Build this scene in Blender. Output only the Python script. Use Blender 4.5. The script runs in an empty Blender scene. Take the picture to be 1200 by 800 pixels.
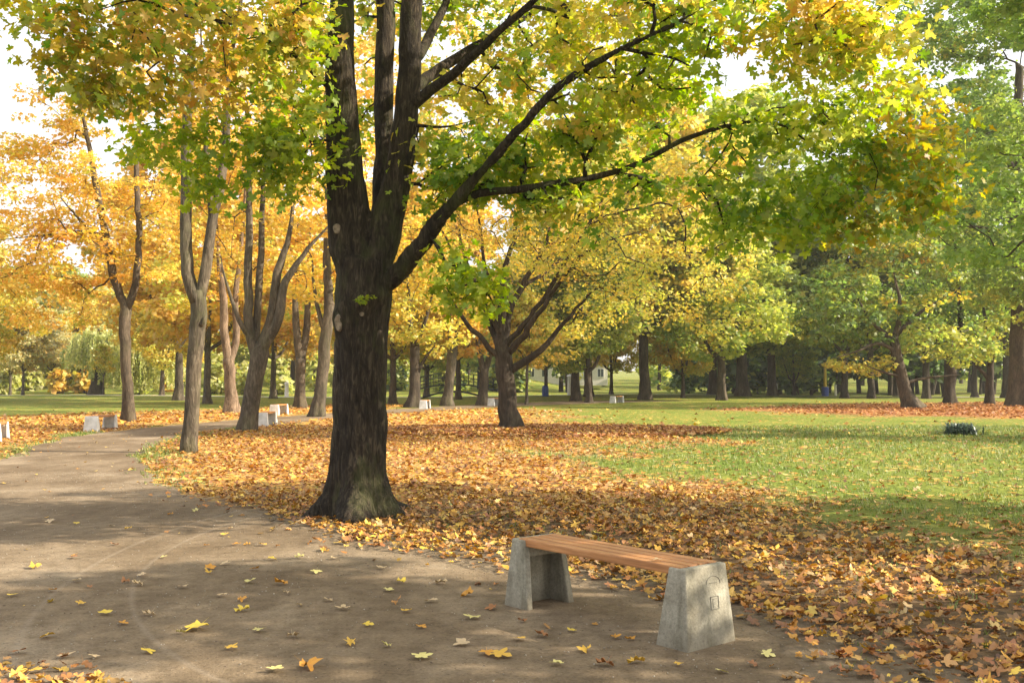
import bpy, bmesh, math, random
import numpy as np
from mathutils import Vector, noise as mnoise

R = math.radians
rng = np.random.default_rng(7)
random.seed(7)
S = bpy.context.scene
COL = S.collection

# ---------------------------------------------------------------- camera, sky, sun, exposure
CAM_H, HORIZ, FPX = 1.5, 446.0, 1200.0
PITCH = math.atan((HORIZ - 400.0) / FPX)
cam_d = bpy.data.cameras.new('camera'); cam = bpy.data.objects.new('camera', cam_d); COL.objects.link(cam)
cam_d.sensor_width = 36.0; cam_d.lens = 36.0; cam_d.clip_start = 0.05; cam_d.clip_end = 3000
cam.location = (0, 0, CAM_H); cam.rotation_euler = (math.pi / 2 + PITCH, 0, 0)
S.camera = cam

SUN_EL, SUN_AZ = 31.0, 97.0           # azimuth clockwise from +Y (the view direction)
W = bpy.data.worlds.new("World"); S.world = W; W.use_nodes = True
wt = W.node_tree; wt.nodes.clear()
sky = wt.nodes.new('ShaderNodeTexSky'); sky.sky_type = 'NISHITA'; sky.sun_disc = False
sky.sun_elevation = R(SUN_EL); sky.sun_rotation = R(SUN_AZ)
sky.air_density = 1.0; sky.dust_density = 4.0; sky.ozone_density = 0.7
bg = wt.nodes.new('ShaderNodeBackground'); bg.inputs[1].default_value = 0.15
wo = wt.nodes.new('ShaderNodeOutputWorld')
# near-white added unevenly over the blue, brightening the sky and its fill light
wtc = wt.nodes.new('ShaderNodeTexCoord'); wn = wt.nodes.new('ShaderNodeTexNoise'); wn.inputs['Scale'].default_value = 2.2; wn.inputs['Detail'].default_value = 5
wt.links.new(wtc.outputs['Generated'], wn.inputs['Vector'])
wr = wt.nodes.new('ShaderNodeMapRange'); wt.links.new(wn.outputs[0], wr.inputs[0]); wr.inputs[1].default_value = .3; wr.inputs[2].default_value = .6; wr.inputs[3].default_value = .5; wr.inputs[4].default_value = .95
wm = wt.nodes.new('ShaderNodeMix'); wm.data_type = 'RGBA'; wt.links.new(wr.outputs[0], wm.inputs[0]); wt.links.new(sky.outputs[0], wm.inputs[6]); wm.inputs[7].default_value = (4.3, 4.3, 4.35, 1)
wt.links.new(wm.outputs[2], bg.inputs[0]); wt.links.new(bg.outputs[0], wo.inputs[0])
sl = bpy.data.lights.new('sun', 'SUN'); sl.energy = 5.0; sl.angle = R(0.53); sl.color = (1.0, 0.88, 0.70)
so = bpy.data.objects.new('sun', sl); COL.objects.link(so)
sd = Vector((math.sin(R(SUN_AZ)) * math.cos(R(SUN_EL)), math.cos(R(SUN_AZ)) * math.cos(R(SUN_EL)), math.sin(R(SUN_EL))))
so.rotation_euler = sd.to_track_quat('Z', 'Y').to_euler(); so.location = (30, 0, 30)
S.view_settings.view_transform = 'Standard'; S.view_settings.look = 'None'
S.view_settings.gamma = 1.0; S.view_settings.use_curve_mapping = False
S.view_settings.exposure = 1.2
S.cycles.max_bounces = 7; S.cycles.diffuse_bounces = 4; S.cycles.glossy_bounces = 2
S.cycles.transmission_bounces = 5; S.cycles.volume_bounces = 0; S.cycles.transparent_max_bounces = 4
S.cycles.use_denoising = True

# ---------------------------------------------------------------- pixel <-> world
_cf = np.array([0, math.cos(PITCH), math.sin(PITCH)]); _cu = np.array([0, -math.sin(PITCH), math.cos(PITCH)])
def ray(px, py):
    return _cf + np.array([1.0, 0, 0]) * ((px - 600) / FPX) + _cu * ((400 - py) / FPX)
def P(px, py, d):
    """point seen at pixel (px,py) of the photograph, d metres ahead"""
    r = ray(px, py); r = r * (d / r[1]); return np.array([r[0], r[1], CAM_H + r[2]])
def G(px, py):
    r = ray(px, py); t = CAM_H / -r[2]; return np.array([r[0] * t, r[1] * t, 0.0])
def dist_of(py): return G(600, py)[1]

def sstep(a, b, x):
    t = np.clip((x - a) / (b - a), 0, 1); return t * t * (3 - 2 * t)
def terrain(x, y):
    x = np.asarray(x, float); y = np.asarray(y, float)
    left = 1 - sstep(-8, 14, x)
    h = left * (7.5 * sstep(118, 190, y)) + (1 - left) * 2.0 * sstep(125, 230, y)
    dip = -0.9 * np.exp(-((y - 112) / 4.0) ** 2) * (1 - sstep(0, 8, x))
    return h + dip + 5 * sstep(230, 600, y) + 0.12 * np.sin(x * .11) * np.sin(y * .07 + 1) * sstep(60, 95, y)

# ---------------------------------------------------------------- object helpers
def tag(o, label=None, cat=None, group=None, kind=None):
    if label: o['label'] = label
    if cat: o['category'] = cat
    if group: o['group'] = group
    if kind: o['kind'] = kind
    return o
def empty(name, loc, rz=0.0):
    o = bpy.data.objects.new(name, None); COL.objects.link(o); o.location = loc; o.rotation_euler = (0, 0, rz)
    o.empty_display_size = 0.2
    return o
def link(name, me, mat, parent=None, smooth=False):
    o = bpy.data.objects.new(name, me); COL.objects.link(o)
    if mat is not None and len(me.materials) == 0: me.materials.append(mat)
    if parent is not None: o.parent = parent
    if smooth: me.polygons.foreach_set('use_smooth', np.ones(len(me.polygons), bool)); me.update()
    return o
def copy_tree(o, parent=None):
    c = o.copy(); COL.objects.link(c); c.parent = parent
    for ch in [k for k in o.children]: copy_tree(ch, c)
    return c
def np_mesh(name, V, F, sizes=None, cols=None):
    """V (n,3); F flat loop index array; sizes polygon sizes"""
    V = np.asarray(V, np.float32); F = np.asarray(F, np.int32).ravel(); sizes = np.asarray(sizes, np.int32)
    me = bpy.data.meshes.new(name)
    me.vertices.add(len(V)); me.vertices.foreach_set('co', V.ravel())
    me.loops.add(len(F)); me.loops.foreach_set('vertex_index', F)
    me.polygons.add(len(sizes)); st = np.concatenate([[0], np.cumsum(sizes)[:-1]]).astype(np.int32)
    me.polygons.foreach_set('loop_start', st)
    me.update(calc_edges=True)
    if cols is not None:
        a = me.attributes.new('Col', 'FLOAT_COLOR', 'POINT')
        c = np.ones((len(V), 4), np.float32); c[:, :3] = cols; a.data.foreach_set('color', c.ravel())
    return me
def bm_obj(name, bm, mat, parent=None, smooth=False):
    me = bpy.data.meshes.new(name); bm.normal_update(); bm.to_mesh(me); bm.free()
    return link(name, me, mat, parent, smooth)
def add_box(bm, c, s, rz=0.0, bev=0.0):
    r = bmesh.ops.create_cube(bm, size=1.0); vs = r['verts']
    ca, sa = math.cos(rz), math.sin(rz)
    for v in vs:
        x, y, z = v.co.x * s[0], v.co.y * s[1], v.co.z * s[2]
        v.co = (c[0] + x * ca - y * sa, c[1] + x * sa + y * ca, c[2] + z)
    if bev > 0:
        es = list({e for v in vs for e in v.link_edges})
        bmesh.ops.bevel(bm, geom=es, offset=bev, segments=2, affect='EDGES', profile=0.6)
def add_hexa(bm, pts, bev=0.0):
    """8 points: bottom 4 ccw, top 4 ccw"""
    v = [bm.verts.new(p) for p in pts]
    fs = [(3, 2, 1, 0), (4, 5, 6, 7), (0, 1, 5, 4), (1, 2, 6, 5), (2, 3, 7, 6), (3, 0, 4, 7)]
    for f in fs: bm.faces.new([v[i] for i in f])
    if bev > 0:
        es = list({e for q in v for e in q.link_edges})
        bmesh.ops.bevel(bm, geom=es, offset=bev, segments=3, affect='EDGES', profile=0.6)
def add_cyl(bm, p0, p1, r0, r1, n=10):
    p0, p1 = Vector(p0), Vector(p1); d = (p1 - p0).normalized()
    a = d.orthogonal().normalized(); b = d.cross(a)
    A, B = [], []
    for i in range(n):
        t = 2 * math.pi * i / n; o = a * math.cos(t) + b * math.sin(t)
        A.append(bm.verts.new(p0 + o * r0)); B.append(bm.verts.new(p1 + o * r1))
    for i in range(n): bm.faces.new((A[i], A[(i + 1) % n], B[(i + 1) % n], B[i]))
    bm.faces.new(A[::-1]); bm.faces.new(B)

# ---------------------------------------------------------------- materials
def newmat(name):
    m = bpy.data.materials.new(name); m.use_nodes = True; t = m.node_tree; t.nodes.clear()
    out = t.nodes.new('ShaderNodeOutputMaterial'); return m, t, out
def N(t, typ, **kw):
    n = t.nodes.new(typ)
    for k, v in kw.items():
        if k.startswith('i_'): n.inputs[k[2:]].default_value = v
        else: setattr(n, k, v)
    return n
def ramp(t, stops, fac=None, interp='LINEAR'):
    n = t.nodes.new('ShaderNodeValToRGB'); cr = n.color_ramp; cr.interpolation = interp
    while len(cr.elements) < len(stops): cr.elements.new(0.5)
    for e, (p, c) in zip(cr.elements, stops): e.position = p; e.color = (*c, 1)
    if fac is not None: t.links.new(fac, n.inputs[0])
    return n
def mixc(t, fac, a, b, blend='MIX'):
    n = t.nodes.new('ShaderNodeMix'); n.data_type = 'RGBA'; n.blend_type = blend
    for idx, v in ((0, fac), (6, a), (7, b)):
        if isinstance(v, (int, float)): n.inputs[idx].default_value = v
        elif isinstance(v, tuple): n.inputs[idx].default_value = (*v, 1)
        else: t.links.new(v, n.inputs[idx])
    return n.outputs[2]
def tex(t, scale, detail=4, rough=0.55, mp=None, kind='noise', dist=0.0):
    if kind == 'noise':
        n = N(t, 'ShaderNodeTexNoise'); n.inputs['Scale'].default_value = scale; n.inputs['Detail'].default_value = detail
        n.inputs['Roughness'].default_value = rough; n.inputs['Distortion'].default_value = dist
    else:
        n = N(t, 'ShaderNodeTexVoronoi'); n.inputs['Scale'].default_value = scale
    if mp is not None: t.links.new(mp, n.inputs['Vector'])
    return n
def coords(t, scale=(1, 1, 1), kind='Object'):
    tc = N(t, 'ShaderNodeTexCoord'); m = N(t, 'ShaderNodeMapping'); m.inputs['Scale'].default_value = scale
    t.links.new(tc.outputs[kind], m.inputs[0]); return m.outputs[0]

def leaf_material(name, trans=0.45, gloss=0.06, rough=0.45, boost=1.15):
    m, t, out = newmat(name)
    a = N(t, 'ShaderNodeAttribute', attribute_name='Col')
    n = tex(t, 38, 2, .6, coords(t)); hv = N(t, 'ShaderNodeMapRange'); t.links.new(n.outputs[0], hv.inputs[0])
    hv.inputs[3].default_value = 0.78; hv.inputs[4].default_value = 1.2
    c = mixc(t, 1.0, a.outputs['Color'], hv.outputs[0], 'MULTIPLY')
    d = N(t, 'ShaderNodeBsdfDiffuse'); t.links.new(c, d.inputs[0])
    hs = N(t, 'ShaderNodeHueSaturation'); hs.inputs['Saturation'].default_value = 1.1; hs.inputs['Value'].default_value = boost
    t.links.new(c, hs.inputs['Color'])
    tr = N(t, 'ShaderNodeBsdfTranslucent'); t.links.new(hs.outputs[0], tr.inputs[0])
    m1 = N(t, 'ShaderNodeMixShader'); m1.inputs[0].default_value = trans
    t.links.new(d.outputs[0], m1.inputs[1]); t.links.new(tr.outputs[0], m1.inputs[2])
    g = N(t, 'ShaderNodeBsdfGlossy'); g.inputs['Roughness'].default_value = rough; g.inputs[0].default_value = (1, 1, 1, 1)
    m2 = N(t, 'ShaderNodeMixShader'); m2.inputs[0].default_value = gloss
    t.links.new(m1.outputs[0], m2.inputs[1]); t.links.new(g.outputs[0], m2.inputs[2])
    t.links.new(m2.outputs[0], out.inputs[0]); return m
M_LEAF = leaf_material('leaf', .58, .035, .5, 1.22)
M_FALLEN = leaf_material('fallen_leaf', .12, .05, .5, 1.0)
M_GRASS = leaf_material('grass_blade', .3, .04, .5, 1.0)

def bark_material(name, dark, mid, light, sc=1.0, bump=1.0, moss=0.0):
    m, t, out = newmat(name)
    v = coords(t, (1, 1, 0.19)); v2 = coords(t, (1, 1, .45))
    n1 = tex(t, 26 * sc, 6, .62, v, dist=.9); n2 = tex(t, 3.2, 4, .6, v2); n3 = tex(t, 95 * sc, 3, .6, v2)
    r = ramp(t, [(0.30, dark), (0.52, mid), (0.74, light)], n1.outputs[0])
    pt = ramp(t, [(0.35, (.55, .55, .55)), (0.7, (1.25, 1.22, 1.18))], n2.outputs[0])
    c = mixc(t, 1.0, r.outputs[0], pt.outputs[0], 'MULTIPLY')
    if moss > 0:
        n4 = tex(t, 1.7, 5, .7, coords(t, (1, 1, .5)))
        mm = ramp(t, [(0.5, (0, 0, 0)), (0.68, (moss, moss, moss))], n4.outputs[0])
        c = mixc(t, mm.outputs[0], c, (0.10, 0.12, 0.035))
    b = N(t, 'ShaderNodeBsdfPrincipled'); t.links.new(c, b.inputs['Base Color']); b.inputs['Roughness'].default_value = .9
    b.inputs['Specular IOR Level'].default_value = .25
    add = N(t, 'ShaderNodeMath', operation='MULTIPLY_ADD'); t.links.new(n3.outputs[0], add.inputs[0]); add.inputs[1].default_value = .25
    t.links.new(n1.outputs[0], add.inputs[2])
    bp = N(t, 'ShaderNodeBump'); bp.inputs['Strength'].default_value = bump; bp.inputs['Distance'].default_value = .05
    t.links.new(add.outputs[0], bp.inputs['Height']); t.links.new(bp.outputs[0], b.inputs['Normal'])
    t.links.new(b.outputs[0], out.inputs[0]); return m
M_BARK_MAIN = bark_material('bark_dark', (.012, .009, .007), (.044, .034, .024), (.135, .107, .074), 1.15, 1.0, .45)
M_BARK_GREY = bark_material('bark_grey', (.05, .040, .028), (.115, .094, .068), (.21, .178, .135), .8, .8, .35)  # darkened so the bark colour carries the shade on the left trunks
M_BARK_BROWN = bark_material('bark_brown', (.04, .030, .020), (.095, .074, .052), (.18, .145, .105), .8, .7, .15)
M_BARK_DARK = bark_material('bark_deep', (.02, .016, .012), (.06, .046, .033), (.12, .10, .075), .8, .7, .1)

# ---------------------------------------------------------------- palettes (own colours of leaves)
PAL = {
 'green':  [((.13, .27, .03), 5), ((.25, .38, .035), 4), ((.40, .50, .05), 3), ((.58, .56, .06), 2)],
 'lime':   [((.26, .40, .03), 4), ((.42, .50, .04), 4), ((.58, .54, .05), 2), ((.17, .28, .03), 2)],
 'gold':   [((.78, .55, .11), 5), ((.82, .62, .15), 4), ((.74, .44, .09), 2.2), ((.60, .56, .11), 3.4), ((.40, .46, .08), 2.4)],
 'orange': [((.77, .46, .11), 5), ((.80, .54, .15), 4), ((.68, .36, .08), 2.4), ((.72, .56, .13), 3.2), ((.50, .50, .10), 3)],
 'yellowgreen': [((.56, .57, .12), 4), ((.42, .49, .09), 4), ((.70, .62, .15), 3), ((.27, .36, .06), 2)],
 'rust':   [((.46, .24, .04), 3), ((.66, .42, .06), 4), ((.34, .17, .035), 1.3), ((.68, .52, .07), 3), ((.28, .34, .035), 4), ((.46, .46, .05), 3)],
 'park':   [((.15, .25, .055), 5), ((.22, .32, .07), 4), ((.34, .39, .08), 2.4), ((.56, .48, .09), .6)],
 'fresh':  [((.20, .31, .06), 5), ((.29, .38, .075), 4), ((.42, .45, .09), 2), ((.14, .23, .05), 3)],
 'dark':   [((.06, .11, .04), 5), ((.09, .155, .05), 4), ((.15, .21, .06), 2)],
 'willow': [((.46, .48, .17), 4), ((.56, .54, .20), 4), ((.36, .41, .13), 2)],
 'pale':   [((.52, .52, .28), 3), ((.62, .58, .34), 3), ((.46, .44, .16), 2)],
 'litter': [((.56, .28, .045), 5), ((.64, .38, .06), 4), ((.44, .18, .04), 4.5), ((.29, .13, .045), 4), ((.50, .35, .16), 3), ((.17, .085, .04), 3), ((.76, .53, .09), 2.2)],
 'path':   [((.66, .46, .09), 4), ((.56, .28, .06), 3), ((.56, .44, .24), 3), ((.36, .17, .07), 3), ((.70, .56, .16), 2)],
 'brown':  [((.36, .14, .05), 5), ((.46, .22, .07), 4), ((.24, .11, .05), 3), ((.55, .33, .10), 1.5)],
}
def pick(pal, n, jitter=.14):
    if isinstance(pal, tuple):      # (palA, palB, share of B)
        k = rng.random(n) < pal[2]; out = pick(pal[0], n, jitter); out[k] = pick(pal[1], n, jitter)[k]; return out
    p = PAL[pal]; w = np.array([q[1] for q in p], float); w /= w.sum()
    c = np.array([q[0] for q in p])[rng.choice(len(p), n, p=w)]
    c2 = np.array([q[0] for q in p])[rng.choice(len(p), n, p=w)]
    f = rng.random((n, 1)) * .5; c = c * (1 - f) + c2 * f
    return np.clip(c * (1 + rng.normal(0, jitter, (n, 1))), .01, .9)

# ---------------------------------------------------------------- leaves
def maple_template(curl=.12, seed=0, stem=True, torn=0.0):
    r_ = random.Random(seed); curl *= .62
    tips = [(-.98, 1.0), (-.62, .0), (0, 0), (.62, 0), (.98, 1.0)]
    ang = [-128, -66, 0, 66, 128]; rad = [.36, .52, .62, .52, .36]
    pts = []
    for i in range(5):
        a = R(ang[i]); rr = rad[i] * r_.uniform(.88 - torn, 1.1)
        for da, k in ((-19, .80), (0, 1.0), (19, .80)):
            aa = a + R(da); pts.append((math.sin(aa) * rr * k, math.cos(aa) * rr * k))
        if i < 4:
            aa = R((ang[i] + ang[i + 1]) / 2); pts.append((math.sin(aa) * .25, math.cos(aa) * .25))
    pts.append((.03, -.12)); 
    V = [(0, 0, 0)]
    ca = r_.uniform(0, 6.28)
    for x, y in pts:
        r2 = x * x + y * y
        z = curl * 2.2 * r2 * math.sin(2 * math.atan2(y, x) + ca) + curl * r_.uniform(-.35, .5) + curl * abs(x) * r_.uniform(.0, 1.6)
        V.append((x, y, z))
    n = len(pts); T = [(0, i + 1, (i + 1) % n + 1) for i in range(n)]
    if stem:
        V += [(-.012, -.1, 0), (.012, -.1, 0), (r_.uniform(-.1, .1), -.62, curl * 1.2)]; T.append((len(V) - 3, len(V) - 2, len(V) - 1))
    return np.array(V), np.array(T)
MAPLE = [maple_template(.10 + .05 * (k % 3), k) for k in range(5)]
MAPLE_AIR = [maple_template(.16, 20 + k, False) for k in range(3)]
TORN = [maple_template(.25 + .12 * (k % 3), 60 + k, k % 2 == 0, .5) for k in range(7)]
CURLED = [maple_template(.45, 40 + k) for k in range(4)]
STAR = [(np.array([(0, -.45, 0), (-.5, -.05, .08), (-.18, .02, .0), (0, .55, -.06), (.18, .02, .0), (.5, -.05, .1)]), np.array([(0, 2, 1), (0, 4, 2), (2, 4, 3), (0, 5, 4)]))]
SIMPLE = [(np.array([(-.42, 0, .06), (0, -.5, -.03), (.42, 0, .10), (0, .5, -.03)]), np.array([(0, 1, 2), (0, 2, 3)])),
          (np.array([(-.5, -.1, -.05), (.05, -.38, .05), (.45, .12, -.08), (-.1, .45, .04)]), np.array([(0, 1, 3), (1, 2, 3)]))]

def leaf_arrays(C, Nn, size, templates, cols, yaw=None):
    """C (n,3) centres, Nn (n,3) normals, size (n,)"""
    n = len(C); Nn = Nn / np.linalg.norm(Nn, axis=1, keepdims=True)
    a = rng.random(n) * 6.2832 if yaw is None else yaw
    ref = np.where(np.abs(Nn[:, 2:3]) < .9, np.array([[0, 0, 1.0]]), np.array([[1.0, 0, 0]]))
    U = np.cross(ref, Nn); U /= np.linalg.norm(U, axis=1, keepdims=True); Vv = np.cross(Nn, U)
    X = U * np.cos(a)[:, None] + Vv * np.sin(a)[:, None]; Y = -U * np.sin(a)[:, None] + Vv * np.cos(a)[:, None]
    which = rng.integers(0, len(templates), n)
    Vs, Fs, Cs, base = [], [], [], 0
    for k, (tv, tf) in enumerate(templates):
        I = np.nonzero(which == k)[0]
        if len(I) == 0: continue
        s = size[I][:, None, None]
        v = C[I][:, None, :] + s * (tv[None, :, 0:1] * X[I][:, None, :] + tv[None, :, 1:2] * Y[I][:, None, :] + tv[None, :, 2:3] * Nn[I][:, None, :])
        f = tf[None] + (np.arange(len(I)) * len(tv))[:, None, None] + base
        Vs.append(v.reshape(-1, 3)); Fs.append(f.reshape(-1)); Cs.append(np.repeat(cols[I], len(tv), axis=0)); base += v.shape[0] * v.shape[1]
    return np.concatenate(Vs), np.concatenate(Fs), np.concatenate(Cs)
def leaf_mesh(name, parts):
    V, F, Cc, b = [], [], [], 0
    for v, f, c in parts: V.append(v); F.append(f + b); Cc.append(c); b += len(v)
    V = np.concatenate(V); F = np.concatenate(F); Cc = np.concatenate(Cc)
    return np_mesh(name, V, F, np.full(len(F) // 3, 3), Cc)

# ---------------------------------------------------------------- tree skeleton
class Skel:
    def __init__(s):
        s.p = np.zeros((40000, 3)); s.par = np.full(40000, -1); s.r = np.zeros(40000); s.ok = np.zeros(40000, bool); s.dir = np.zeros((40000, 3)); s.n = 0
    def add(s, p, par, r, ok):
        i = s.n; s.p[i] = p; s.par[i] = par; s.r[i] = r; s.ok[i] = ok
        if par >= 0:
            d = s.p[i] - s.p[par]; s.dir[i] = d / (np.linalg.norm(d) + 1e-9)
        else: s.dir[i] = (0, 0, 1)
        s.n += 1; return i
    def nearest(s, p):
        return int(np.argmin(((s.p[:s.n] - p) ** 2).sum(1)))
    def chain(s, pts, rad, step=.3, okz=2.0, wob=.0):
        pts = np.array(pts, float); rad = np.array(rad, float)
        par = -1
        if s.n > 0:
            par = s.nearest(pts[0]); pts[0] = s.p[par]
        ext = np.vstack([2 * pts[0] - pts[1], pts, 2 * pts[-1] - pts[-2]])
        idx = par
        for k in range(len(pts) - 1):
            a, b, c, d = ext[k], ext[k + 1], ext[k + 2], ext[k + 3]
            L = np.linalg.norm(c - b); m = max(1, int(round(L / step)))
            for j in range(0 if (k == 0 and par < 0) else 1, m + 1):
                if j == 0 and k > 0: continue
                t = j / m
                q = .5 * ((2 * b) + (-a + c) * t + (2 * a - 5 * b + 4 * c - d) * t * t + (-a + 3 * b - 3 * c + d) * t ** 3)
                if wob and j > 0: q = q + rng.normal(0, wob, 3) * np.array([1, 1, .4])
                rr = rad[k] * (1 - t) + rad[k + 1] * t
                idx = s.add(q, idx, rr, q[2] > okz)
        return idx
    def attach(s, A, step=.45, tipr=.007, arch=.12):
        root = s.p[0]; top = s.p[:s.n][s.ok[:s.n]]
        order = np.argsort([((top - a) ** 2).sum(1).min() for a in A]); tips = []
        for k in order:
            a = A[k]; n = s.n; D = a - s.p[:n]; L = np.linalg.norm(D, axis=1) + 1e-6
            cosang = (D * s.dir[:n]).sum(1) / L
            cost = L * (1.35 - .35 * cosang) + np.where(D[:, 2] < -.2, .35 * -D[:, 2], 0)
            cost[~s.ok[:n]] = 1e9
            j = int(np.argmin(cost)); p0 = s.p[j].copy(); d0 = s.dir[j].copy(); Ld = L[j]
            m = max(1, int(math.ceil(Ld / step))); cur = j
            c1 = p0 + d0 * Ld * .33 + np.array([0, 0, arch * Ld]); c2 = a - (a - p0) * .3 + np.array([0, 0, arch * Ld * .8])
            for q in range(1, m + 1):
                t = q / m
                x = (1 - t) ** 3 * p0 + 3 * (1 - t) ** 2 * t * c1 + 3 * (1 - t) * t * t * c2 + t ** 3 * a
                if q < m: x = x + rng.normal(0, .03 * step / .45, 3)
                cur = s.add(x, cur, 0, True)
            tips.append(cur)
        return tips
    def radii(s, tip=.008, ex=2.3, cap=.6):
        n = s.n; acc = np.zeros(n); fixed = s.r[:n] > 0; r = s.r[:n].copy()
        nch = np.zeros(n, int)
        for i in range(n - 1, -1, -1):
            if not fixed[i]: r[i] = max(acc[i], tip ** ex) ** (1 / ex) + .0006
            if s.par[i] >= 0: acc[s.par[i]] += r[i] ** ex
        for i in range(n):
            p = s.par[i]
            if p >= 0 and not fixed[i]: r[i] = min(r[i], r[p] * (cap if fixed[p] else 1.0))
        return r
    def tubes(s, rmin=0.0, rmax=9e9, flare=.0, flare_h=.3, lump=.05, seed=0, sides_k=1.0):
        r = s.radii(); n = s.n
        best = np.full(n, -1)
        for i in range(n):
            p = s.par[i]
            if p >= 0 and (best[p] < 0 or r[i] > r[best[p]] or (s.r[i] > 0 and s.r[best[p]] == 0)): best[p] = i
        Vs, Fs, Sz, base = [], [], [], 0
        starts = [0] + [i for i in range(n) if s.par[i] >= 0 and best[s.par[i]] != i]
        for st in starts:
            ch = [st] if s.par[st] < 0 else [s.par[st], st]
            while best[ch[-1]] >= 0: ch.append(best[ch[-1]])
            if len(ch) < 2: continue
            rr = r[ch].copy(); pp = s.p[ch].copy()
            if s.par[st] >= 0:
                rr[0] = min(rr[0], rr[1] * 1.25); 
            if rr[1] < rmin or rr[1] >= rmax: continue
            big = rr[1]
            sides = int((28 if big > .25 else 16 if big > .09 else 9 if big > .035 else 6 if big > .018 else 4) * sides_k); sides = max(3, sides)
            if big > .09:
                keep = np.ones(len(ch), bool)
            else:
                keep = rr > .0; 
            T = np.gradient(pp, axis=0); T /= np.linalg.norm(T, axis=1, keepdims=True) + 1e-9
            u = np.cross(T[0], (0.3, 1, 0.1)); u /= np.linalg.norm(u); ang = np.arange(sides) * 2 * math.pi / sides
            ph = (seed * 1.7 + st * .37)
            rings = []
            for k in range(len(ch)):
                u = u - T[k] * u.dot(T[k]); u /= np.linalg.norm(u); v = np.cross(T[k], u)
                ra = rr[k] * np.ones(sides)
                if big > .09:
                    z = pp[k][2]
                    ra = ra * (1 + lump * (np.sin(2 * ang + ph + z * .5) + .6 * np.sin(3 * ang + 2.1 * ph - z * .9) + .5 * np.sin(5 * ang + z * 1.7 + ph)))
                    if flare and s.par[ch[0]] < 0:
                        f = math.exp(-max(z, 0) / flare_h); ra = ra * (1 + flare * f * (.8 + .5 * np.cos(5 * ang + ph) + .3 * np.cos(3 * ang + ph * 2)))
                rings.append(pp[k] + ra[:, None] * (np.cos(ang)[:, None] * u + np.sin(ang)[:, None] * v))
            V = np.concatenate(rings); m = len(ch)
            i0 = (np.arange(m - 1) * sides)[:, None] + np.arange(sides)[None]
            i1 = (np.arange(m - 1) * sides)[:, None] + ((np.arange(sides) + 1) % sides)[None]
            F = np.stack([i0, i1, i1 + sides, i0 + sides], -1).reshape(-1) + base
            Vs.append(V); Fs.append(F); Sz.append(np.full((m - 1) * sides, 4)); base += len(V)
            # caps
            Fs.append(np.arange(sides)[::-1] + base - len(V)); Sz.append([sides]); Fs.append(np.arange(sides) + base - sides); Sz.append([sides])
        return np.concatenate(Vs), np.concatenate(Fs), np.concatenate(Sz)

def blob_points(c, rad, n, shell=.45):
    d = rng.normal(size=(n, 3)); d /= np.linalg.norm(d, axis=1, keepdims=True)
    u = rng.random(n) ** (1 / 3.); u = u * (1 - shell) + shell * (.75 + .25 * rng.random(n))
    return np.asarray(c) + d * u[:, None] * np.asarray(rad)

def foliage(A, palA, lpa, cr, size, templates, flat=.5, up=.9, droop=0., zmin=None):
    """clumps of leaves round every attractor"""
    parts = []
    for (a, pal) in zip(A, palA): pass
    pals = {}
    for a, pal in zip(A, palA): pals.setdefault(pal, []).append(a)
    for pal, aa in pals.items():
        aa = np.array(aa); m = len(aa); cnt = rng.poisson(lpa, m) + 3; n = int(cnt.sum()); idx = np.repeat(np.arange(m), cnt)
        cri = (cr * rng.uniform(.6, 1.35, m))[idx]
        d = rng.normal(size=(n, 3)); d /= np.linalg.norm(d, axis=1, keepdims=True); d *= (rng.random(n) ** .45)[:, None]
        off = d * cri[:, None]; off[:, 2] *= flat
        off[:, 2] -= droop * (off[:, 0] ** 2 + off[:, 1] ** 2) / np.maximum(cri, .1)
        C = aa[idx] + off
        Nn = rng.normal(0, .55, (n, 3)); Nn[:, 2] += up; Nn += d * .5
        cols = pick(pal, n)
        cl = pick(pal, m, .12)[idx]; cols = cols * .55 + cl * .45
        if zmin is not None:
            k = C[:, 2] > zmin; C, Nn, cols = C[k], Nn[k], cols[k]; n = len(C)
        parts.append(leaf_arrays(C, Nn, size * rng.uniform(.65, 1.25, n), templates, cols))
    return parts

def build_tree(name, base, chains, blobs, label, group=None, bark=None, okz=2.0, lpa=40, cr=.55, size=.16,
               templates=SIMPLE, flare=.6, flare_h=.35, rmin=.012, step=.45, wob=.012, flat=.5, up=.9, seed=0, shell=.45, tip=.009, arch=.12, cat='tree', zmin=None, droop=0., lump=.05):
    """chains/blobs in world coordinates; parts are made relative to the base"""
    base = np.array(base, float)
    sk = Skel()
    for pts, rad in chains:
        sk.chain([np.array(p) - base for p in pts], rad, okz=okz, wob=wob)
    A, pal = [], []
    for (c, rad, n, pl) in blobs:
        q = blob_points(np.array(c) - base, rad, n, shell); A += list(q); pal += [pl] * n
    A = np.array(A)
    if zmin is not None:
        k = A[:, 2] > zmin; A = A[k]; pal = [p for p, kk in zip(pal, k) if kk]
    sk.attach(A, step=step, arch=arch)
    root = empty(name, tuple(base)); tag(root, label, cat, group)
    V, F, Z = sk.tubes(rmin=rmin, flare=flare, flare_h=flare_h, seed=seed, lump=lump)
    me = np_mesh('trunk', V, F, Z); link('trunk', me, bark or M_BARK_BROWN, root, True)
    parts = foliage(A, pal, lpa, cr, size, templates, flat, up, zmin=zmin, droop=droop)
    link('crown', leaf_mesh('crown', parts), M_LEAF, root)
    return root, sk

def pxchain(d, pts):
    """pts: (px, py, depth offset, radius px) -> world chain"""
    rr = [r * d / FPX for a, b, c, r in pts]
    if pts[-1][3] < 4.1: rr[-1] *= .3; rr[-2] *= .85
    return [P(a, b, d + c) for a, b, c, r in pts], rr
def pxblob(d, cx, cy, rx, ry, dd, rd, n, pal):
    s = (d + dd) / FPX; return (P(cx, cy, d + dd), (rx * s, rd, ry * s), n, pal)
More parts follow.
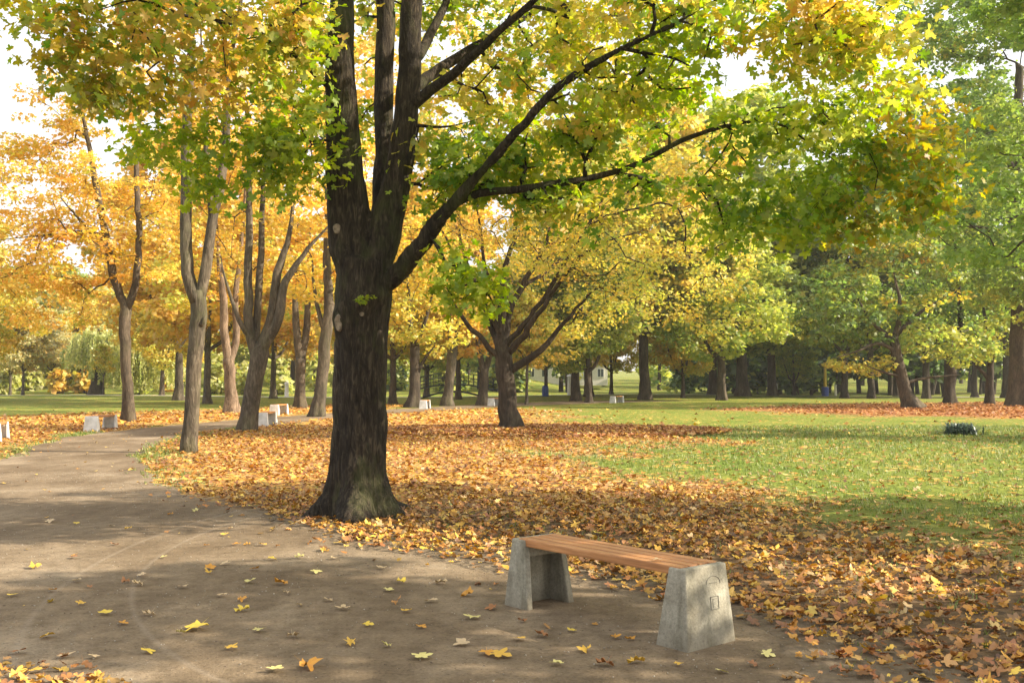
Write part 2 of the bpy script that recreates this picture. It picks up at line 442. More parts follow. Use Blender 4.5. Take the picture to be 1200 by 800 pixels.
#SPLIT
# ================================================================= ground, path, masks
def W2(px): return np.array([G(a, b)[:2] for a, b in px])
PATH_PX_NEAR = [(1010, 840), (960, 792), (905, 757), (870, 742), (800, 722), (720, 702), (640, 686), (575, 672), (510, 658), (440, 648), (370, 632),
                (310, 610), (265, 594), (220, 580), (190, 566), (170, 550), (163, 538), (172, 525), (205, 513), (250, 504), (300, 499.5), (350, 494.5),
                (400, 490), (450, 485.5), (520, 480.5), (600, 476), (720, 471.5), (830, 469)]
PATH_PX_FAR = [(830, 466.5), (720, 468.3), (600, 472), (520, 476), (450, 480), (400, 483.5), (330, 488), (270, 492.5), (200, 498.5), (140, 504.5), (85, 511), (40, 522), (5, 538)]
near = W2(PATH_PX_NEAR); far = W2(PATH_PX_FAR)
PATH = np.vstack([[(4.2, -6)], [(2.9, 2.0)], near, far, [(-11.8, 15.0), (-15, 8), (-17, -6)]])
LIT1 = W2([(1500, 690), (1200, 655), (1050, 618), (900, 592), (800, 575), (700, 560), (655, 542), (640, 527), (790, 519), (815, 507), (760, 500), (640, 499), (600, 480),
           (520, 480), (450, 485), (400, 490), (300, 499), (205, 513), (163, 538), (190, 566), (265, 594), (370, 632), (510, 658), (720, 702), (870, 742), (960, 792), (1010, 840), (1700, 840)])
LIT2 = W2([(-120, 496), (60, 486), (180, 482), (300, 479), (420, 474), (480, 475), (400, 483), (330, 488), (270, 492), (200, 498), (140, 504), (85, 511), (40, 522), (-120, 560)])
LIT3 = W2([(860, 480), (1000, 473), (1340, 470), (1340, 492), (1000, 486)])
LIT0 = np.array([(-2.6, 3.9), (-2.1, 4.2), (-1.95, 4.9), (-2.3, 5.3), (-3.2, 5.6), (-4.5, 4.9)])   # drift at the near left
def sdist(poly, x, y):
    """signed distance, positive inside"""
    x = np.asarray(x, float); y = np.asarray(y, float); ins = np.zeros(x.shape, bool); dm = np.full(x.shape, 1e9)
    n = len(poly)
    for i in range(n):
        x0, y0 = poly[i]; x1, y1 = poly[(i + 1) % n]
        if y0 != y1:
            c = ((y0 > y) != (y1 > y)) & (x < (x1 - x0) * (y - y0) / (y1 - y0) + x0); ins ^= c
        dx, dy = x1 - x0, y1 - y0; t = np.clip(((x - x0) * dx + (y - y0) * dy) / (dx * dx + dy * dy + 1e-12), 0, 1)
        dm = np.minimum(dm, np.hypot(x - x0 - t * dx, y - y0 - t * dy))
    return np.where(ins, dm, -dm)
def wob2(x, y, s=1.0, seed=0.0):
    return (np.sin(x * 1.3 * s + seed) * np.sin(y * 1.1 * s + 2 * seed + 1) + .6 * np.sin(x * 2.9 * s + y * 1.7 * s + seed * 3) * .7 + .5 * np.sin(x * 5.3 * s - y * 4.1 * s + 1.3) * .6)
def litter(x, y):
    w = np.clip(.5 + .045 * y, .6, 3.5); j = wob2(x, y, .8, 2.) * .5 * w
    a = sstep(-1.0, .8, (sdist(LIT1, x, y) + j * 1.5) / (w * 1.2))
    b = sstep(-.6, .5, (sdist(LIT2, x, y) + j) / w)
    c = sstep(-1., .8, (sdist(LIT3, x, y) + j) / w)
    e = sstep(-.35, .2, sdist(LIT0, x, y) + wob2(x, y, 3) * .1)
    return np.maximum.reduce([a, b, c, e])
def on_path(x, y):
    return sdist(PATH, x, y) + .16 * wob2(x, y, 2.2, .5) + .06 * wob2(x, y, 7, 1.5)

xs = np.unique(np.concatenate([np.arange(-900, -70, 60.), np.arange(-70, -16, 2.), np.arange(-16, 16, .4), np.arange(16, 70, 2.), np.arange(70, 901, 60.)]))
ys = np.unique(np.concatenate([np.arange(-120, -6, 20.), np.arange(-6, 34, .4), np.arange(34, 90, 1.5), np.arange(90, 240, 4.), np.arange(240, 1300, 60.)]))
X, Y = np.meshgrid(xs, ys); x, y = X.ravel(), Y.ravel()
z = terrain(x, y)
nx, ny = len(xs), len(ys)
q = (np.arange(ny - 1)[:, None] * nx + np.arange(nx - 1)[None]).ravel()
F = np.stack([q, q + 1, q + 1 + nx, q + nx], -1)
gm = np_mesh('ground', np.stack([x, y, z], -1), F, np.full(len(q), 4))
lit = litter(x, y); pth = on_path(x, y)
a = gm.attributes.new('litter', 'FLOAT', 'POINT'); a.data.foreach_set('value', (lit * sstep(.3, -.3, pth) if False else lit).astype(np.float32))
a = gm.attributes.new('far', 'FLOAT', 'POINT'); a.data.foreach_set('value', sstep(11, 16, y).astype(np.float32))
bare = sstep(-1.5, -.1, pth) * sstep(24, 12, y)
a = gm.attributes.new('bare', 'FLOAT', 'POINT'); a.data.foreach_set('value', bare.astype(np.float32))
rust = sstep(-1, 1, sdist(LIT3, x, y) / 3.)
a = gm.attributes.new('rust', 'FLOAT', 'POINT'); a.data.foreach_set('value', rust.astype(np.float32))

m, t, out = newmat('ground_cover')
oc = coords(t)
gn = tex(t, .35, 5, .6, oc); gf = tex(t, 9, 5, .7, oc); gd = tex(t, .12, 3, .5, oc)
gr = ramp(t, [(.30, (.10, .138, .026)), (.55, (.168, .200, .042)), (.75, (.255, .265, .085))], gf.outputs[0])
gr2 = ramp(t, [(.36, (.80, .95, .7)), (.66, (1.35, 1.2, 1.1))], gn.outputs[0])
gcol = mixc(t, 1.0, gr.outputs[0], gr2.outputs[0], 'MULTIPLY')
vo = tex(t, 9.5, kind='v', mp=oc); vo.inputs['Randomness'].default_value = 1
sx = N(t, 'ShaderNodeSeparateColor'); t.links.new(vo.outputs['Color'], sx.inputs[0])
lr = ramp(t, [(0, (.17, .085, .035)), (.2, (.34, .16, .05)), (.42, (.55, .27, .06)), (.62, (.62, .38, .09)), (.8, (.55, .40, .18)), (.93, (.70, .50, .14))], sx.outputs[0], 'CONSTANT')
rr_ = ramp(t, [(0, (.16, .06, .03)), (.3, (.30, .12, .045)), (.6, (.40, .18, .06)), (.85, (.52, .30, .10))], sx.outputs[1], 'CONSTANT')
ra = N(t, 'ShaderNodeAttribute', attribute_name='rust'); lcol = mixc(t, ra.outputs['Fac'], lr.outputs[0], rr_.outputs[0])
soil = mixc(t, sx.outputs[2], (.10, .07, .045), (.20, .13, .07))
la = N(t, 'ShaderNodeAttribute', attribute_name='litter')
# each cell carries a leaf when its random value lies below the local leaf density
ln = tex(t, .8, 5, .65, oc)
s1 = N(t, 'ShaderNodeMath', operation='MULTIPLY_ADD'); t.links.new(ln.outputs[0], s1.inputs[0]); s1.inputs[1].default_value = 1.0
s1.inputs[2].default_value = -.5
s2 = N(t, 'ShaderNodeMath', operation='MULTIPLY_ADD'); t.links.new(la.outputs['Fac'], s2.inputs[0]); s2.inputs[1].default_value = 1.05; t.links.new(s1.outputs[0], s2.inputs[2])
s3 = N(t, 'ShaderNodeMath', operation='ADD'); t.links.new(s2.outputs[0], s3.inputs[0]); s3.inputs[1].default_value = .10
lt = N(t, 'ShaderNodeMath', operation='LESS_THAN'); t.links.new(sx.outputs[1], lt.inputs[0]); t.links.new(s3.outputs[0], lt.inputs[1])
fa = N(t, 'ShaderNodeAttribute', attribute_name='far'); lf = N(t, 'ShaderNodeMath', operation='MULTIPLY'); t.links.new(lt.outputs[0], lf.inputs[0]); t.links.new(fa.outputs['Fac'], lf.inputs[1])
under = mixc(t, la.outputs['Fac'], gcol, soil)
ba = N(t, 'ShaderNodeAttribute', attribute_name='bare'); bs = N(t, 'ShaderNodeMath', operation='MULTIPLY_ADD'); t.links.new(ln.outputs[0], bs.inputs[0]); bs.inputs[1].default_value = 1.6; bs.inputs[2].default_value = -.8
bt2 = N(t, 'ShaderNodeMath', operation='ADD'); bt2.use_clamp = True; t.links.new(ba.outputs['Fac'], bt2.inputs[0]); t.links.new(bs.outputs[0], bt2.inputs[1])
bt3 = N(t, 'ShaderNodeMath', operation='MULTIPLY'); bt3.use_clamp = True; t.links.new(bt2.outputs[0], bt3.inputs[0]); t.links.new(ba.outputs['Fac'], bt3.inputs[1])
bt4 = N(t, 'ShaderNodeMath', operation='MULTIPLY'); bt4.use_clamp = True; t.links.new(bt3.outputs[0], bt4.inputs[0]); bt4.inputs[1].default_value = 2.2
earth = mixc(t, gf.outputs[0], (.10, .075, .048), (.25, .195, .135))
under = mixc(t, bt4.outputs[0], under, earth)
fin = mixc(t, lf.outputs[0], under, lcol)
b = N(t, 'ShaderNodeBsdfPrincipled'); t.links.new(fin, b.inputs['Base Color']); b.inputs['Roughness'].default_value = .95; b.inputs['Specular IOR Level'].default_value = .1
bp = N(t, 'ShaderNodeBump'); bp.inputs['Strength'].default_value = .8; bp.inputs['Distance'].default_value = .06
hm = N(t, 'ShaderNodeMath', operation='ADD'); t.links.new(gf.outputs[0], hm.inputs[0]); t.links.new(vo.outputs['Distance'], hm.inputs[1])
t.links.new(hm.outputs[0], bp.inputs['Height']); t.links.new(bp.outputs[0], b.inputs['Normal'])
t.links.new(b.outputs[0], out.inputs[0])
ground = link('ground', gm, m, None, True); tag(ground, kind='structure')

# path: ragged outline, filled
def densify(poly, step_fn):
    out_ = []
    n = len(poly)
    for i in range(n):
        p0, p1 = poly[i], poly[(i + 1) % n]; L = np.hypot(*(p1 - p0)); k = max(1, int(L / step_fn(p0)))
        for j in range(k): out_.append(p0 + (p1 - p0) * j / k)
    return np.array(out_)
pd = densify(PATH, lambda p: .12 if p[1] < 20 else .5 if p[1] < 60 else 1.5)
nn = len(pd); tn = np.roll(pd, -1, 0) - np.roll(pd, 1, 0); tn /= np.linalg.norm(tn, axis=1, keepdims=True) + 1e-9
nrm = np.stack([tn[:, 1], -tn[:, 0]], -1)
pd = pd + nrm * (.10 * wob2(pd[:, 0], pd[:, 1], 2.2, .5) + .05 * wob2(pd[:, 0], pd[:, 1], 7, 1.5) + rng.normal(0, .012, nn))[:, None]
bm = bmesh.new(); vs = [bm.verts.new((p[0], p[1], .006)) for p in pd]
es = [bm.edges.new((vs[i], vs[(i + 1) % nn])) for i in range(nn)]
bmesh.ops.triangle_fill(bm, use_beauty=True, use_dissolve=False, edges=es)
bmesh.ops.recalc_face_normals(bm, faces=bm.faces)
if sum(f.normal.z for f in bm.faces) < 0: bmesh.ops.reverse_faces(bm, faces=bm.faces)
m, t, out = newmat('packed_earth')
oc = coords(t); c1 = tex(t, .45, 4, .6, oc, dist=.3); c2 = tex(t, 7, 6, .7, oc); c3 = tex(t, 55, 4, .7, oc); c4 = tex(t, 2.1, 3, .6, coords(t, (1, .35, 1)), dist=.5)
col1 = ramp(t, [(.34, (.145, .106, .066)), (.56, (.212, .163, .109)), (.72, (.30, .243, .174))], c1.outputs[0])
col2 = ramp(t, [(.32, (.74, .72, .68)), (.5, (1, 1, 1)), (.72, (1.22, 1.2, 1.16))], c2.outputs[0])
col3 = ramp(t, [(.30, (.5, .48, .45)), (.46, (1, 1, 1)), (.58, (1, 1, 1)), (.72, (1.5, 1.5, 1.5))], c3.outputs[0])
col4 = ramp(t, [(.38, (.84, .82, .80)), (.62, (1.12, 1.12, 1.12))], c4.outputs[0])
cc = mixc(t, 1, col1.outputs[0], col2.outputs[0], 'MULTIPLY'); cc = mixc(t, 1, cc, col3.outputs[0], 'MULTIPLY'); cc = mixc(t, 1, cc, col4.outputs[0], 'MULTIPLY')
# bicycle tracks: two pale rings worn into the earth
def ring(cx, cy, sx_, sy_, r0, wd):
    mp = N(t, 'ShaderNodeMapping'); mp.inputs['Location'].default_value = (-cx * sx_, -cy * sy_, 0); mp.inputs['Scale'].default_value = (sx_, sy_, 0)
    tc = N(t, 'ShaderNodeTexCoord'); t.links.new(tc.outputs['Object'], mp.inputs[0])
    ln_ = N(t, 'ShaderNodeVectorMath', operation='LENGTH'); t.links.new(mp.outputs[0], ln_.inputs[0])
    s_ = N(t, 'ShaderNodeMath', operation='SUBTRACT'); t.links.new(ln_.outputs['Value'], s_.inputs[0]); s_.inputs[1].default_value = r0
    a_ = N(t, 'ShaderNodeMath', operation='ABSOLUTE'); t.links.new(s_.outputs[0], a_.inputs[0])
    mr = N(t, 'ShaderNodeMapRange'); t.links.new(a_.outputs[0], mr.inputs[0]); mr.inputs[1].default_value = 0; mr.inputs[2].default_value = wd
    mr.inputs[3].default_value = .2; mr.inputs[4].default_value = 0; return mr.outputs[0]
for args in ((1.6, 9.4, 1, .7, 5.05, .035), (1.2, 9.6, 1, .75, 4.25, .03)):
    cc = mixc(t, ring(*args), cc, (.40, .34, .27))
b = N(t, 'ShaderNodeBsdfPrincipled'); t.links.new(cc, b.inputs['Base Color']); b.inputs['Roughness'].default_value = .93; b.inputs['Specular IOR Level'].default_value = .15
bp = N(t, 'ShaderNodeBump'); bp.inputs['Strength'].default_value = .7; bp.inputs['Distance'].default_value = .03
ad = N(t, 'ShaderNodeMath', operation='ADD'); t.links.new(c2.outputs[0], ad.inputs[0])
mu = N(t, 'ShaderNodeMath', operation='MULTIPLY'); t.links.new(c3.outputs[0], mu.inputs[0]); mu.inputs[1].default_value = .35
t.links.new(mu.outputs[0], ad.inputs[1]); t.links.new(ad.outputs[0], bp.inputs['Height']); t.links.new(bp.outputs[0], b.inputs['Normal'])
t.links.new(b.outputs[0], out.inputs[0])
path = bm_obj('path', bm, m); tag(path, kind='structure')

# ================================================================= the big maple
D = 1800.0 / (603 - 446.0)
def main_tree():
    base = P(420, 603, D); base[2] = 0
    ch = []
    def c(pts): ch.append(pxchain(D, [(a_, b_, c_, r_ if r_ > 20 else max(r_ - 1.8, r_ * .72)) for a_, b_, c_, r_ in pts]))
    c([(420, 606, 0, 35), (420, 560, 0, 33), (422, 480, 0, 32), (424, 400, 0, 32), (425, 350, 0, 34), (427, 315, 0, 33)])
    c([(425, 330, 0, 26), (413, 290, -.02, 27), (408, 240, -.06, 23), (402, 150, -.12, 20), (399, 80, -.2, 18.5), (400, 0, -.2, 15.5), (400, -250, 0, 12), (405, -480, 0, 6)])
    c([(432, 315, .1, 18), (444, 270, .22, 16), (450, 200, .3, 13.5), (450, 110, .45, 13.5), (451, 10, .5, 13.5), (448, -150, .6, 10), (430, -380, .9, 6)])
    c([(430, 325, 0, 24), (450, 275, -.02, 22), (465, 210, -.05, 19), (476, 130, -.12, 16.5), (481, 60, -.2, 15), (482, 0, -.3, 14.5), (490, -150, -.6, 12), (510, -350, -.9, 6)])
    c([(432, 345, 0, 14), (462, 325, -.12, 13), (484, 298, -.3, 12.5), (507, 268, -.5, 11), (530, 238, -.7, 9.5), (562, 203, -.9, 7.5), (605, 156, -1.2, 6.6), (650, 106, -1.5, 5.6), (700, 72, -1.7, 5), (750, 48, -1.9, 4.4), (830, 5, -2.3, 3.4), (900, -45, -2.6, 2.5)])
    c([(530, 238, -.7, 7), (562, 226, -.65, 6.5), (600, 223, -.6, 6), (645, 216, -.6, 6), (685, 210, -.5, 5.2), (740, 195, -.5, 4.6), (800, 165, -.4, 4), (850, 148, -.3, 3.2), (905, 143, -.2, 2.4), (960, 176, 0, 1.6), (1010, 215, .1, 1.1)])
    c([(474, 128, -.1, 10), (496, 112, -.25, 8.5), (530, 88, -.5, 7.5), (570, 50, -.9, 6.5), (620, 6, -1.4, 5.5), (690, -50, -2, 4)])
    c([(478, 112, .1, 10), (500, 92, .45, 9), (545, 62, .9, 8), (600, 30, 1.5, 6), (660, -5, 2, 5), (760, -60, 2.6, 3)])
    c([(480, 75, 0, 9), (500, 50, .3, 8), (516, 18, .5, 7), (540, -30, .7, 6), (600, -120, 1.2, 4)])
    c([(392, 110, -.15, 6), (373, 92, -.3, 4.5), (352, 70, -.55, 3.4), (325, 58, -.8, 2.2), (280, 60, -1.0, 1.6)])
    c([(399, -30, -.2, 6), (366, 0, -.5, 4.5), (338, 25, -.8, 3.6), (300, 32, -1.1, 3), (255, 25, -1.4, 2.6), (215, 18, -1.7, 2.3), (160, 0, -2.1, 1.8), (110, 15, -2.3, 1.2)])
    c([(404, 170, -.1, 3), (380, 164, -.3, 2), (345, 166, -.5, 1.6), (300, 160, -.7, 1.2)])
    c([(480, 148, -.1, 3.4), (505, 149, -.2, 2.5), (530, 148, -.3, 1.8), (560, 140, -.5, 1.2)])
    c([(900, -45, -2.6, 2.5), (935, 10, -2.6, 2.4), (955, 24, -2.6, 2.2), (985, 42, -2.5, 1.9), (1008, 85, -2.4, 1.4), (1030, 130, -2.3, 1.0)])
    c([(985, 42, -2.5, 1.8), (1010, 30, -2.5, 1.3), (1050, 46, -2.4, .9)])
    c([(398, -100, -.2, 8), (340, -150, -.6, 6), (250, -130, -1, 4), (150, -80, -1.4, 3), (70, -10, -1.5, 2)])
    sk = Skel()
    for pts, rad in ch: sk.chain([p - base for p in pts], rad, step=.16, okz=3.0, wob=.006)
    B = []
    def b(cx, cy, rx, ry, dd, rd, n, pal): B.append(pxblob(D, cx, cy, rx, ry, dd, rd, n, pal))
    GY = ('green', 'gold', .38); LO = ('green', 'orange', .5); GO = ('green', 'rust', .65); LG = ('lime', 'gold', .4)
    # left side
    b(430, 40, 14, 40, .8, .4, 5, GY); b(425, 130, 10, 30, .9, .3, 3, LG); b(500, 20, 30, 25, 1.2, .5, 7, 'lime'); b(640, 20, 50, 25, 1.3, .6, 12, GY); b(520, 100, 30, 20, 1.5, .4, 5, LG); b(60, 20, 50, 30, -2.2, .5, 8, GO); b(150, 100, 40, 25, -1.6, .5, 7, GO); b(360, 120, 24, 26, -.5, .4, 6, 'green')
    b(335, 80, 55, 55, -.9, .6, 18, LG); b(300, 10, 70, 50, -1.2, .8, 18, LO); b(215, 30, 70, 50, -1.6, .8, 17, LO)
    b(130, 15, 60, 45, -2, .7, 15, LO); b(90, 75, 35, 40, -2.1, .5, 9, GO); b(105, 100, 35, 22, -1.8, .4, 7, GO)
    b(200, 85, 60, 40, -1.2, .7, 9, LO); b(290, 105, 60, 32, -1.0, .6, 10, LO); b(345, 165, 40, 30, -.8, .5, 14, 'lime')
    b(290, 168, 60, 16, -.7, .5, 10, 'lime'); b(185, 168, 55, 11, -.7, .4, 9, 'lime'); b(235, 205, 26, 26, -.6, .4, 8, 'lime'); b(315, 210, 28, 20, -.6, .4, 8, 'green')
    b(365, 195, 18, 18, -.5, .3, 4, 'lime'); b(20, -20, 60, 40, -2, .7, 10, GO); b(365, 30, 30, 40, -.6, .6, 9, LG)
    # middle
    b(560, 190, 65, 38, -.4, .6, 26, 'green'); b(520, 225, 35, 35, -.2, .4, 10, 'green'); b(610, 160, 60, 35, .2, .7, 20, LG); b(600, 110, 60, 30, .6, .7, 14, GY)
    b(545, 325, 40, 30, -.9, .35, 13, 'lime'); b(565, 350, 22, 16, -.8, .25, 5, 'lime'); b(660, 245, 45, 18, -.5, .4, 10, GY); b(640, 215, 45, 25, -.3, .5, 10, 'green')
    b(700, 110, 60, 50, -1.2, .8, 26, LG); b(690, 170, 50, 30, -.4, .6, 14, 'green'); b(620, 60, 60, 35, .8, .8, 16, GY); b(740, 150, 40, 30, 0, .5, 10, 'green')
    b(560, 20, 50, 35, 1, .8, 10, GY); b(700, 30, 70, 40, -.6, 1, 24, LG); b(785, 70, 50, 50, -1.6, .8, 20, 'lime'); b(770, 15, 80, 35, -1.4, 1, 22, GY)
    b(735, 215, 35, 12, -.4, .3, 6, 'green'); b(500, 175, 20, 22, 0, .4, 3, GY)
    # right
    b(850, 215, 38, 38, -.2, .5, 7, 'green'); b(880, 265, 40, 26, -.1, .5, 12, 'green'); b(935, 240, 60, 40, 0, .7, 19, 'green'); b(985, 200, 60, 50, 0, .8, 21, 'green')
    b(1040, 215, 55, 50, -.2, .8, 19, ('green', 'rust', .5)); b(1095, 180, 38, 55, -.3, .6, 17, GO); b(1060, 125, 55, 45, -1, .8, 15, ('green', 'rust', .6)); b(1000, 100, 50, 45, -1.6, .8, 14, ('yellowgreen', 'lime', .4))
    b(960, 50, 60, 30, -2.2, .7, 18, LG); b(1030, 45, 50, 35, -2.2, .7, 13, ('gold', 'lime', .4)); b(900, 135, 60, 22, -.4, .6, 9, 'green'); b(885, 15, 55, 25, -2.3, .6, 12, GY)
    b(960, 140, 50, 30, -.5, .6, 14, 'lime'); b(1100, 245, 26, 22, -.3, .4, 6, GO); b(985, 265, 35, 18, 0, .4, 6, GO); b(970, 5, 60, 25, -2.5, .6, 12, 'gold'); b(835, 20, 20, 14, -2.0, .4, 2, GO)
    A, pal = [], []
    for (cn, rad, n, pl) in B:
        q = blob_points(cn - base, rad, n, .3); A += list(q); pal += [pl] * n
    nvis = len(A)
    # crown above the frame
    for (cn, rad, n, pl) in [((-1.6, 11.5, 10.3), (4.2, 4.2, 2.6), 150, GY), ((2.6, 10.2, 9.0), (3.2, 3.6, 2.2), 90, GY), ((-5.0, 10.2, 8.4), (2.6, 3.0, 1.9), 60, GY),
                             ((-1.5, 11.5, 13.2), (2.8, 2.8, 1.6), 60, 'gold'), ((0.5, 7.6, 8.2), (3.0, 1.6, 1.5), 34, GY)]:
        q = blob_points(np.array(cn) - base, rad, n, .5); A += list(q); pal += [pl] * n
    A = np.array(A)
    sk.attach(A, step=.22, arch=.10)
    root = empty('maple_tree', tuple(base)); tag(root, 'largest nearest maple with dark furrowed forked trunk beside the dirt path', 'tree')
    # trunk and heavy limbs are fused into one skin
    V, F, Z = sk.tubes(rmin=.085, flare=.95, flare_h=.20, seed=2, lump=.045, sides_k=1.0)
    tmp = np_mesh('tmp', V, F, Z); to = bpy.data.objects.new('tmp', tmp); COL.objects.link(to)
    rm = to.modifiers.new('r', 'REMESH'); rm.mode = 'VOXEL'; rm.voxel_size = .022
    sm = to.modifiers.new('s', 'SMOOTH'); sm.iterations = 6; sm.factor = .5
    dg = bpy.context.evaluated_depsgraph_get(); me = bpy.data.meshes.new_from_object(to.evaluated_get(dg), depsgraph=dg)
    bpy.data.objects.remove(to)
    nv = len(me.vertices); co = np.empty(nv * 3, np.float32); me.vertices.foreach_get('co', co); co = co.reshape(-1, 3)
    no = np.empty(nv * 3, np.float32); me.vertices.foreach_get('normal', no); no = no.reshape(-1, 3)
    dz = np.empty(nv)
    for i in range(nv):
        p = co[i]
        f = mnoise.noise((p[0] * 17, p[1] * 17, p[2] * 1.8)); g = mnoise.noise((p[0] * 34 + 5, p[1] * 34, p[2] * 4.5)); h = mnoise.noise((p[0] * 4, p[1] * 4, p[2] * 1.6 + 7))
        low = max(0.0, min(1.0, (4.2 - p[2]) / 2.0)) * .65 + .35
        dz[i] = (-abs(f) * .034 - abs(g) * .012 + .010) * low + h * .02
    knobs = [(P(394, 372, D - .28) - base, .13, .075), (P(397, 300, D - .25) - base, .10, .04), (P(426, 352, D - .36) - base, .12, .06), (P(452, 345, D - .2) - base, .10, .05), (P(438, 300, D - .3) - base, .1, .03)]
    for kc, kr, kh in knobs:
        dz += kh * np.exp(-((co - kc) ** 2).sum(1) / kr ** 2)
    co += no * dz[:, None]; me.vertices.foreach_set('co', co.ravel().astype(np.float32)); me.update()
    trunk = link('trunk', me, M_BARK_MAIN, root, True)
    V, F, Z = sk.tubes(rmin=0.0, rmax=.085, seed=2, lump=.03)
    link('branches', np_mesh('branches', V, F, Z), M_BARK_MAIN, root, True)
    # pale pruning scars
    ms, ts, os_ = newmat('bare_wood'); bb = N(ts, 'ShaderNodeBsdfPrincipled'); nz = tex(ts, 30, 3, .6, coords(ts)); rp = ramp(ts, [(.3, (.12, .09, .06)), (.65, (.30, .24, .17))], nz.outputs[0])
    ts.links.new(rp.outputs[0], bb.inputs['Base Color']); bb.inputs['Roughness'].default_value = .9; ts.links.new(bb.outputs[0], os_.inputs[0])
    from mathutils.bvhtree import BVHTree
    bvh = BVHTree.FromPolygons([tuple(v) for v in co], [tuple(p.vertices) for p in me.polygons])
    for (px, py, rw, rh) in [(395, 268, .036, .045), (397, 378, .036, .075), (424, 368, .02, .02)]:
        org = Vector(P(px, py, 4.0) - base); dr = Vector(ray(px, py)).normalized()
        hit = bvh.ray_cast(org, dr)
        if hit[0] is None: continue
        loc, nn_, _, _ = hit; nn_ = (nn_ + Vector((0, -1.2, 0))).normalized()
        bm = bmesh.new(); a1 = Vector((0, 0, 1)); u1 = a1.cross(nn_).normalized(); v1 = nn_.cross(u1)
        prof = [(1.35, -.02), (1.2, .012), (1.0, .02), (.85, .012), (0, .006)]; rings = []
        for k, (rr, hh) in enumerate(prof[:-1]):
            rings.append([bm.verts.new(loc + nn_ * hh + u1 * math.cos(a_) * rw * rr * (1 + .1 * math.sin(3 * a_)) + v1 * math.sin(a_) * rh * rr) for a_ in [2 * math.pi * j / 18 for j in range(18)]])
        for k in range(len(rings) - 1):
            for j in range(18): bm.faces.new((rings[k][j], rings[k][(j + 1) % 18], rings[k + 1][(j + 1) % 18], rings[k + 1][j]))
        bm.faces.new(rings[-1])
        bmesh.ops.recalc_face_normals(bm, faces=bm.faces)
        bm_obj('pruning_scar', bm, ms, trunk, True)
    parts = foliage(A[:nvis], pal[:nvis], 21, .37, .118, MAPLE_AIR, .75, .7, droop=.25)
    parts += foliage(A[nvis:], pal[nvis:], 40, .6, .16, MAPLE_AIR, .6, .8)
    sp = P(424, 352, D - .42) - base                      # small sprout on the trunk
    parts += foliage(np.array([sp, sp + (.1, 0, .03)]), ['lime', 'lime'], 14, .10, .05, MAPLE_AIR)
    link('crown', leaf_mesh('crown', parts), M_LEAF, root)
main_tree()

# ================================================================= trees with their own shape
def custom(d, chains, blobs, name, label, slim=.78, limb=1.0, **k):
    ch = [(a_, [q * slim * (limb if i_ else 1) for q in b_]) for i_, (a_, b_) in enumerate(pxchain(d, c) for c in chains)]; b0 = ch[0][0][0].copy(); gz = float(terrain(b0[0], b0[1]))
    b0[2] = gz
    for p in ch[0][0][:1]: p[2] = gz - .15
    return build_tree(name, b0, ch, [pxblob(d, *b) for b in blobs], label, **k)
OG = ('orange', 'gold', .45); GYG = ('gold', 'yellowgreen', .5); OGr = ('orange', 'yellowgreen', .3)

# A: slim grey forked trunk right of the path edge
custom(1800 / 84., [[(222, 531, 0, 12.5), (224, 480, 0, 12), (228, 420, 0, 12.5), (232, 370, 0, 13.5), (231, 340, 0, 13)],
    [(231, 355, 0, 11), (221, 320, 0, 10.5), (218, 260, 0, 9.5), (218, 180, 0, 8.5), (222, 100, .2, 7), (226, 0, .5, 5.5), (215, -120, .5, 4)],
    [(231, 355, 0, 10), (242, 310, 0, 9.5), (249, 260, 0, 8.5), (262, 195, .2, 7.5), (266, 120, .3, 6), (275, 40, .3, 5), (300, -80, .3, 3)],
    [(250, 255, 0, 5), (241, 190, -.2, 4.5), (241, 120, -.3, 3.5), (235, 20, -.3, 3)],
    [(234, 392, -.05, 8), (239, 378, -.1, 5), (240, 370, -.1, 3)]],
    [(250, 0, 120, 60, .2, 2.0, 60, OG), (180, -60, 120, 60, 0, 2.2, 60, OG), (330, -50, 90, 70, .5, 2, 40, GYG), (170, 90, 70, 50, .8, 1.2, 22, OG), (300, 110, 70, 50, 1.2, 1.2, 24, OG), (240, -150, 120, 70, 0, 2, 50, 'gold')],
    'maple_tree', 'slim grey forked maple standing alone at the inner edge of the path bend', bark=M_BARK_GREY, okz=5, lpa=38, cr=.42, size=.14, templates=STAR, flare=.35, slim=.68, seed=3, group=None)
# B: leaning multi-stem
custom(1800 / 59., [[(288, 506, 0, 14), (294, 470, 0, 13.5), (300, 440, 0, 13.5), (306, 412, 0, 15)],
    [(302, 420, 0, 9), (292, 385, 0, 8), (291, 330, 0, 7), (292, 230, 0, 6), (290, 120, .2, 4)],
    [(304, 420, 0, 8), (300, 385, .2, 7), (304, 330, .3, 6.5), (308, 235, .3, 5), (312, 130, .3, 4)],
    [(310, 415, 0, 9), (318, 370, -.1, 8), (325, 320, -.1, 7.5), (340, 270, -.1, 5), (350, 180, 0, 3)],
    [(312, 415, 0, 9), (326, 375, -.2, 8), (335, 330, -.2, 6.5), (362, 290, -.2, 4), (395, 255, -.2, 2.5)],
    [(295, 400, 0, 4.5), (280, 375, -.2, 4), (268, 340, -.3, 3), (258, 300, -.3, 2.2)]],
    [(300, 130, 110, 60, 0, 2.4, 60, OG), (250, 230, 60, 60, .8, 1.5, 34, OG), (370, 230, 60, 60, .8, 1.6, 34, ('orange', 'gold', .3)), (310, 30, 110, 70, 0, 2.5, 60, OG), (345, 330, 45, 25, 1.0, .9, 10, 'gold'), (270, 320, 30, 25, 1.0, .9, 6, 'orange')],
    'maple_tree', 'grey maple leaning right and splitting low into five stems behind the slim forked trunk', bark=M_BARK_GREY, okz=5, lpa=40, cr=.5, size=.16, templates=STAR, flare=.35, slim=.70, seed=4)
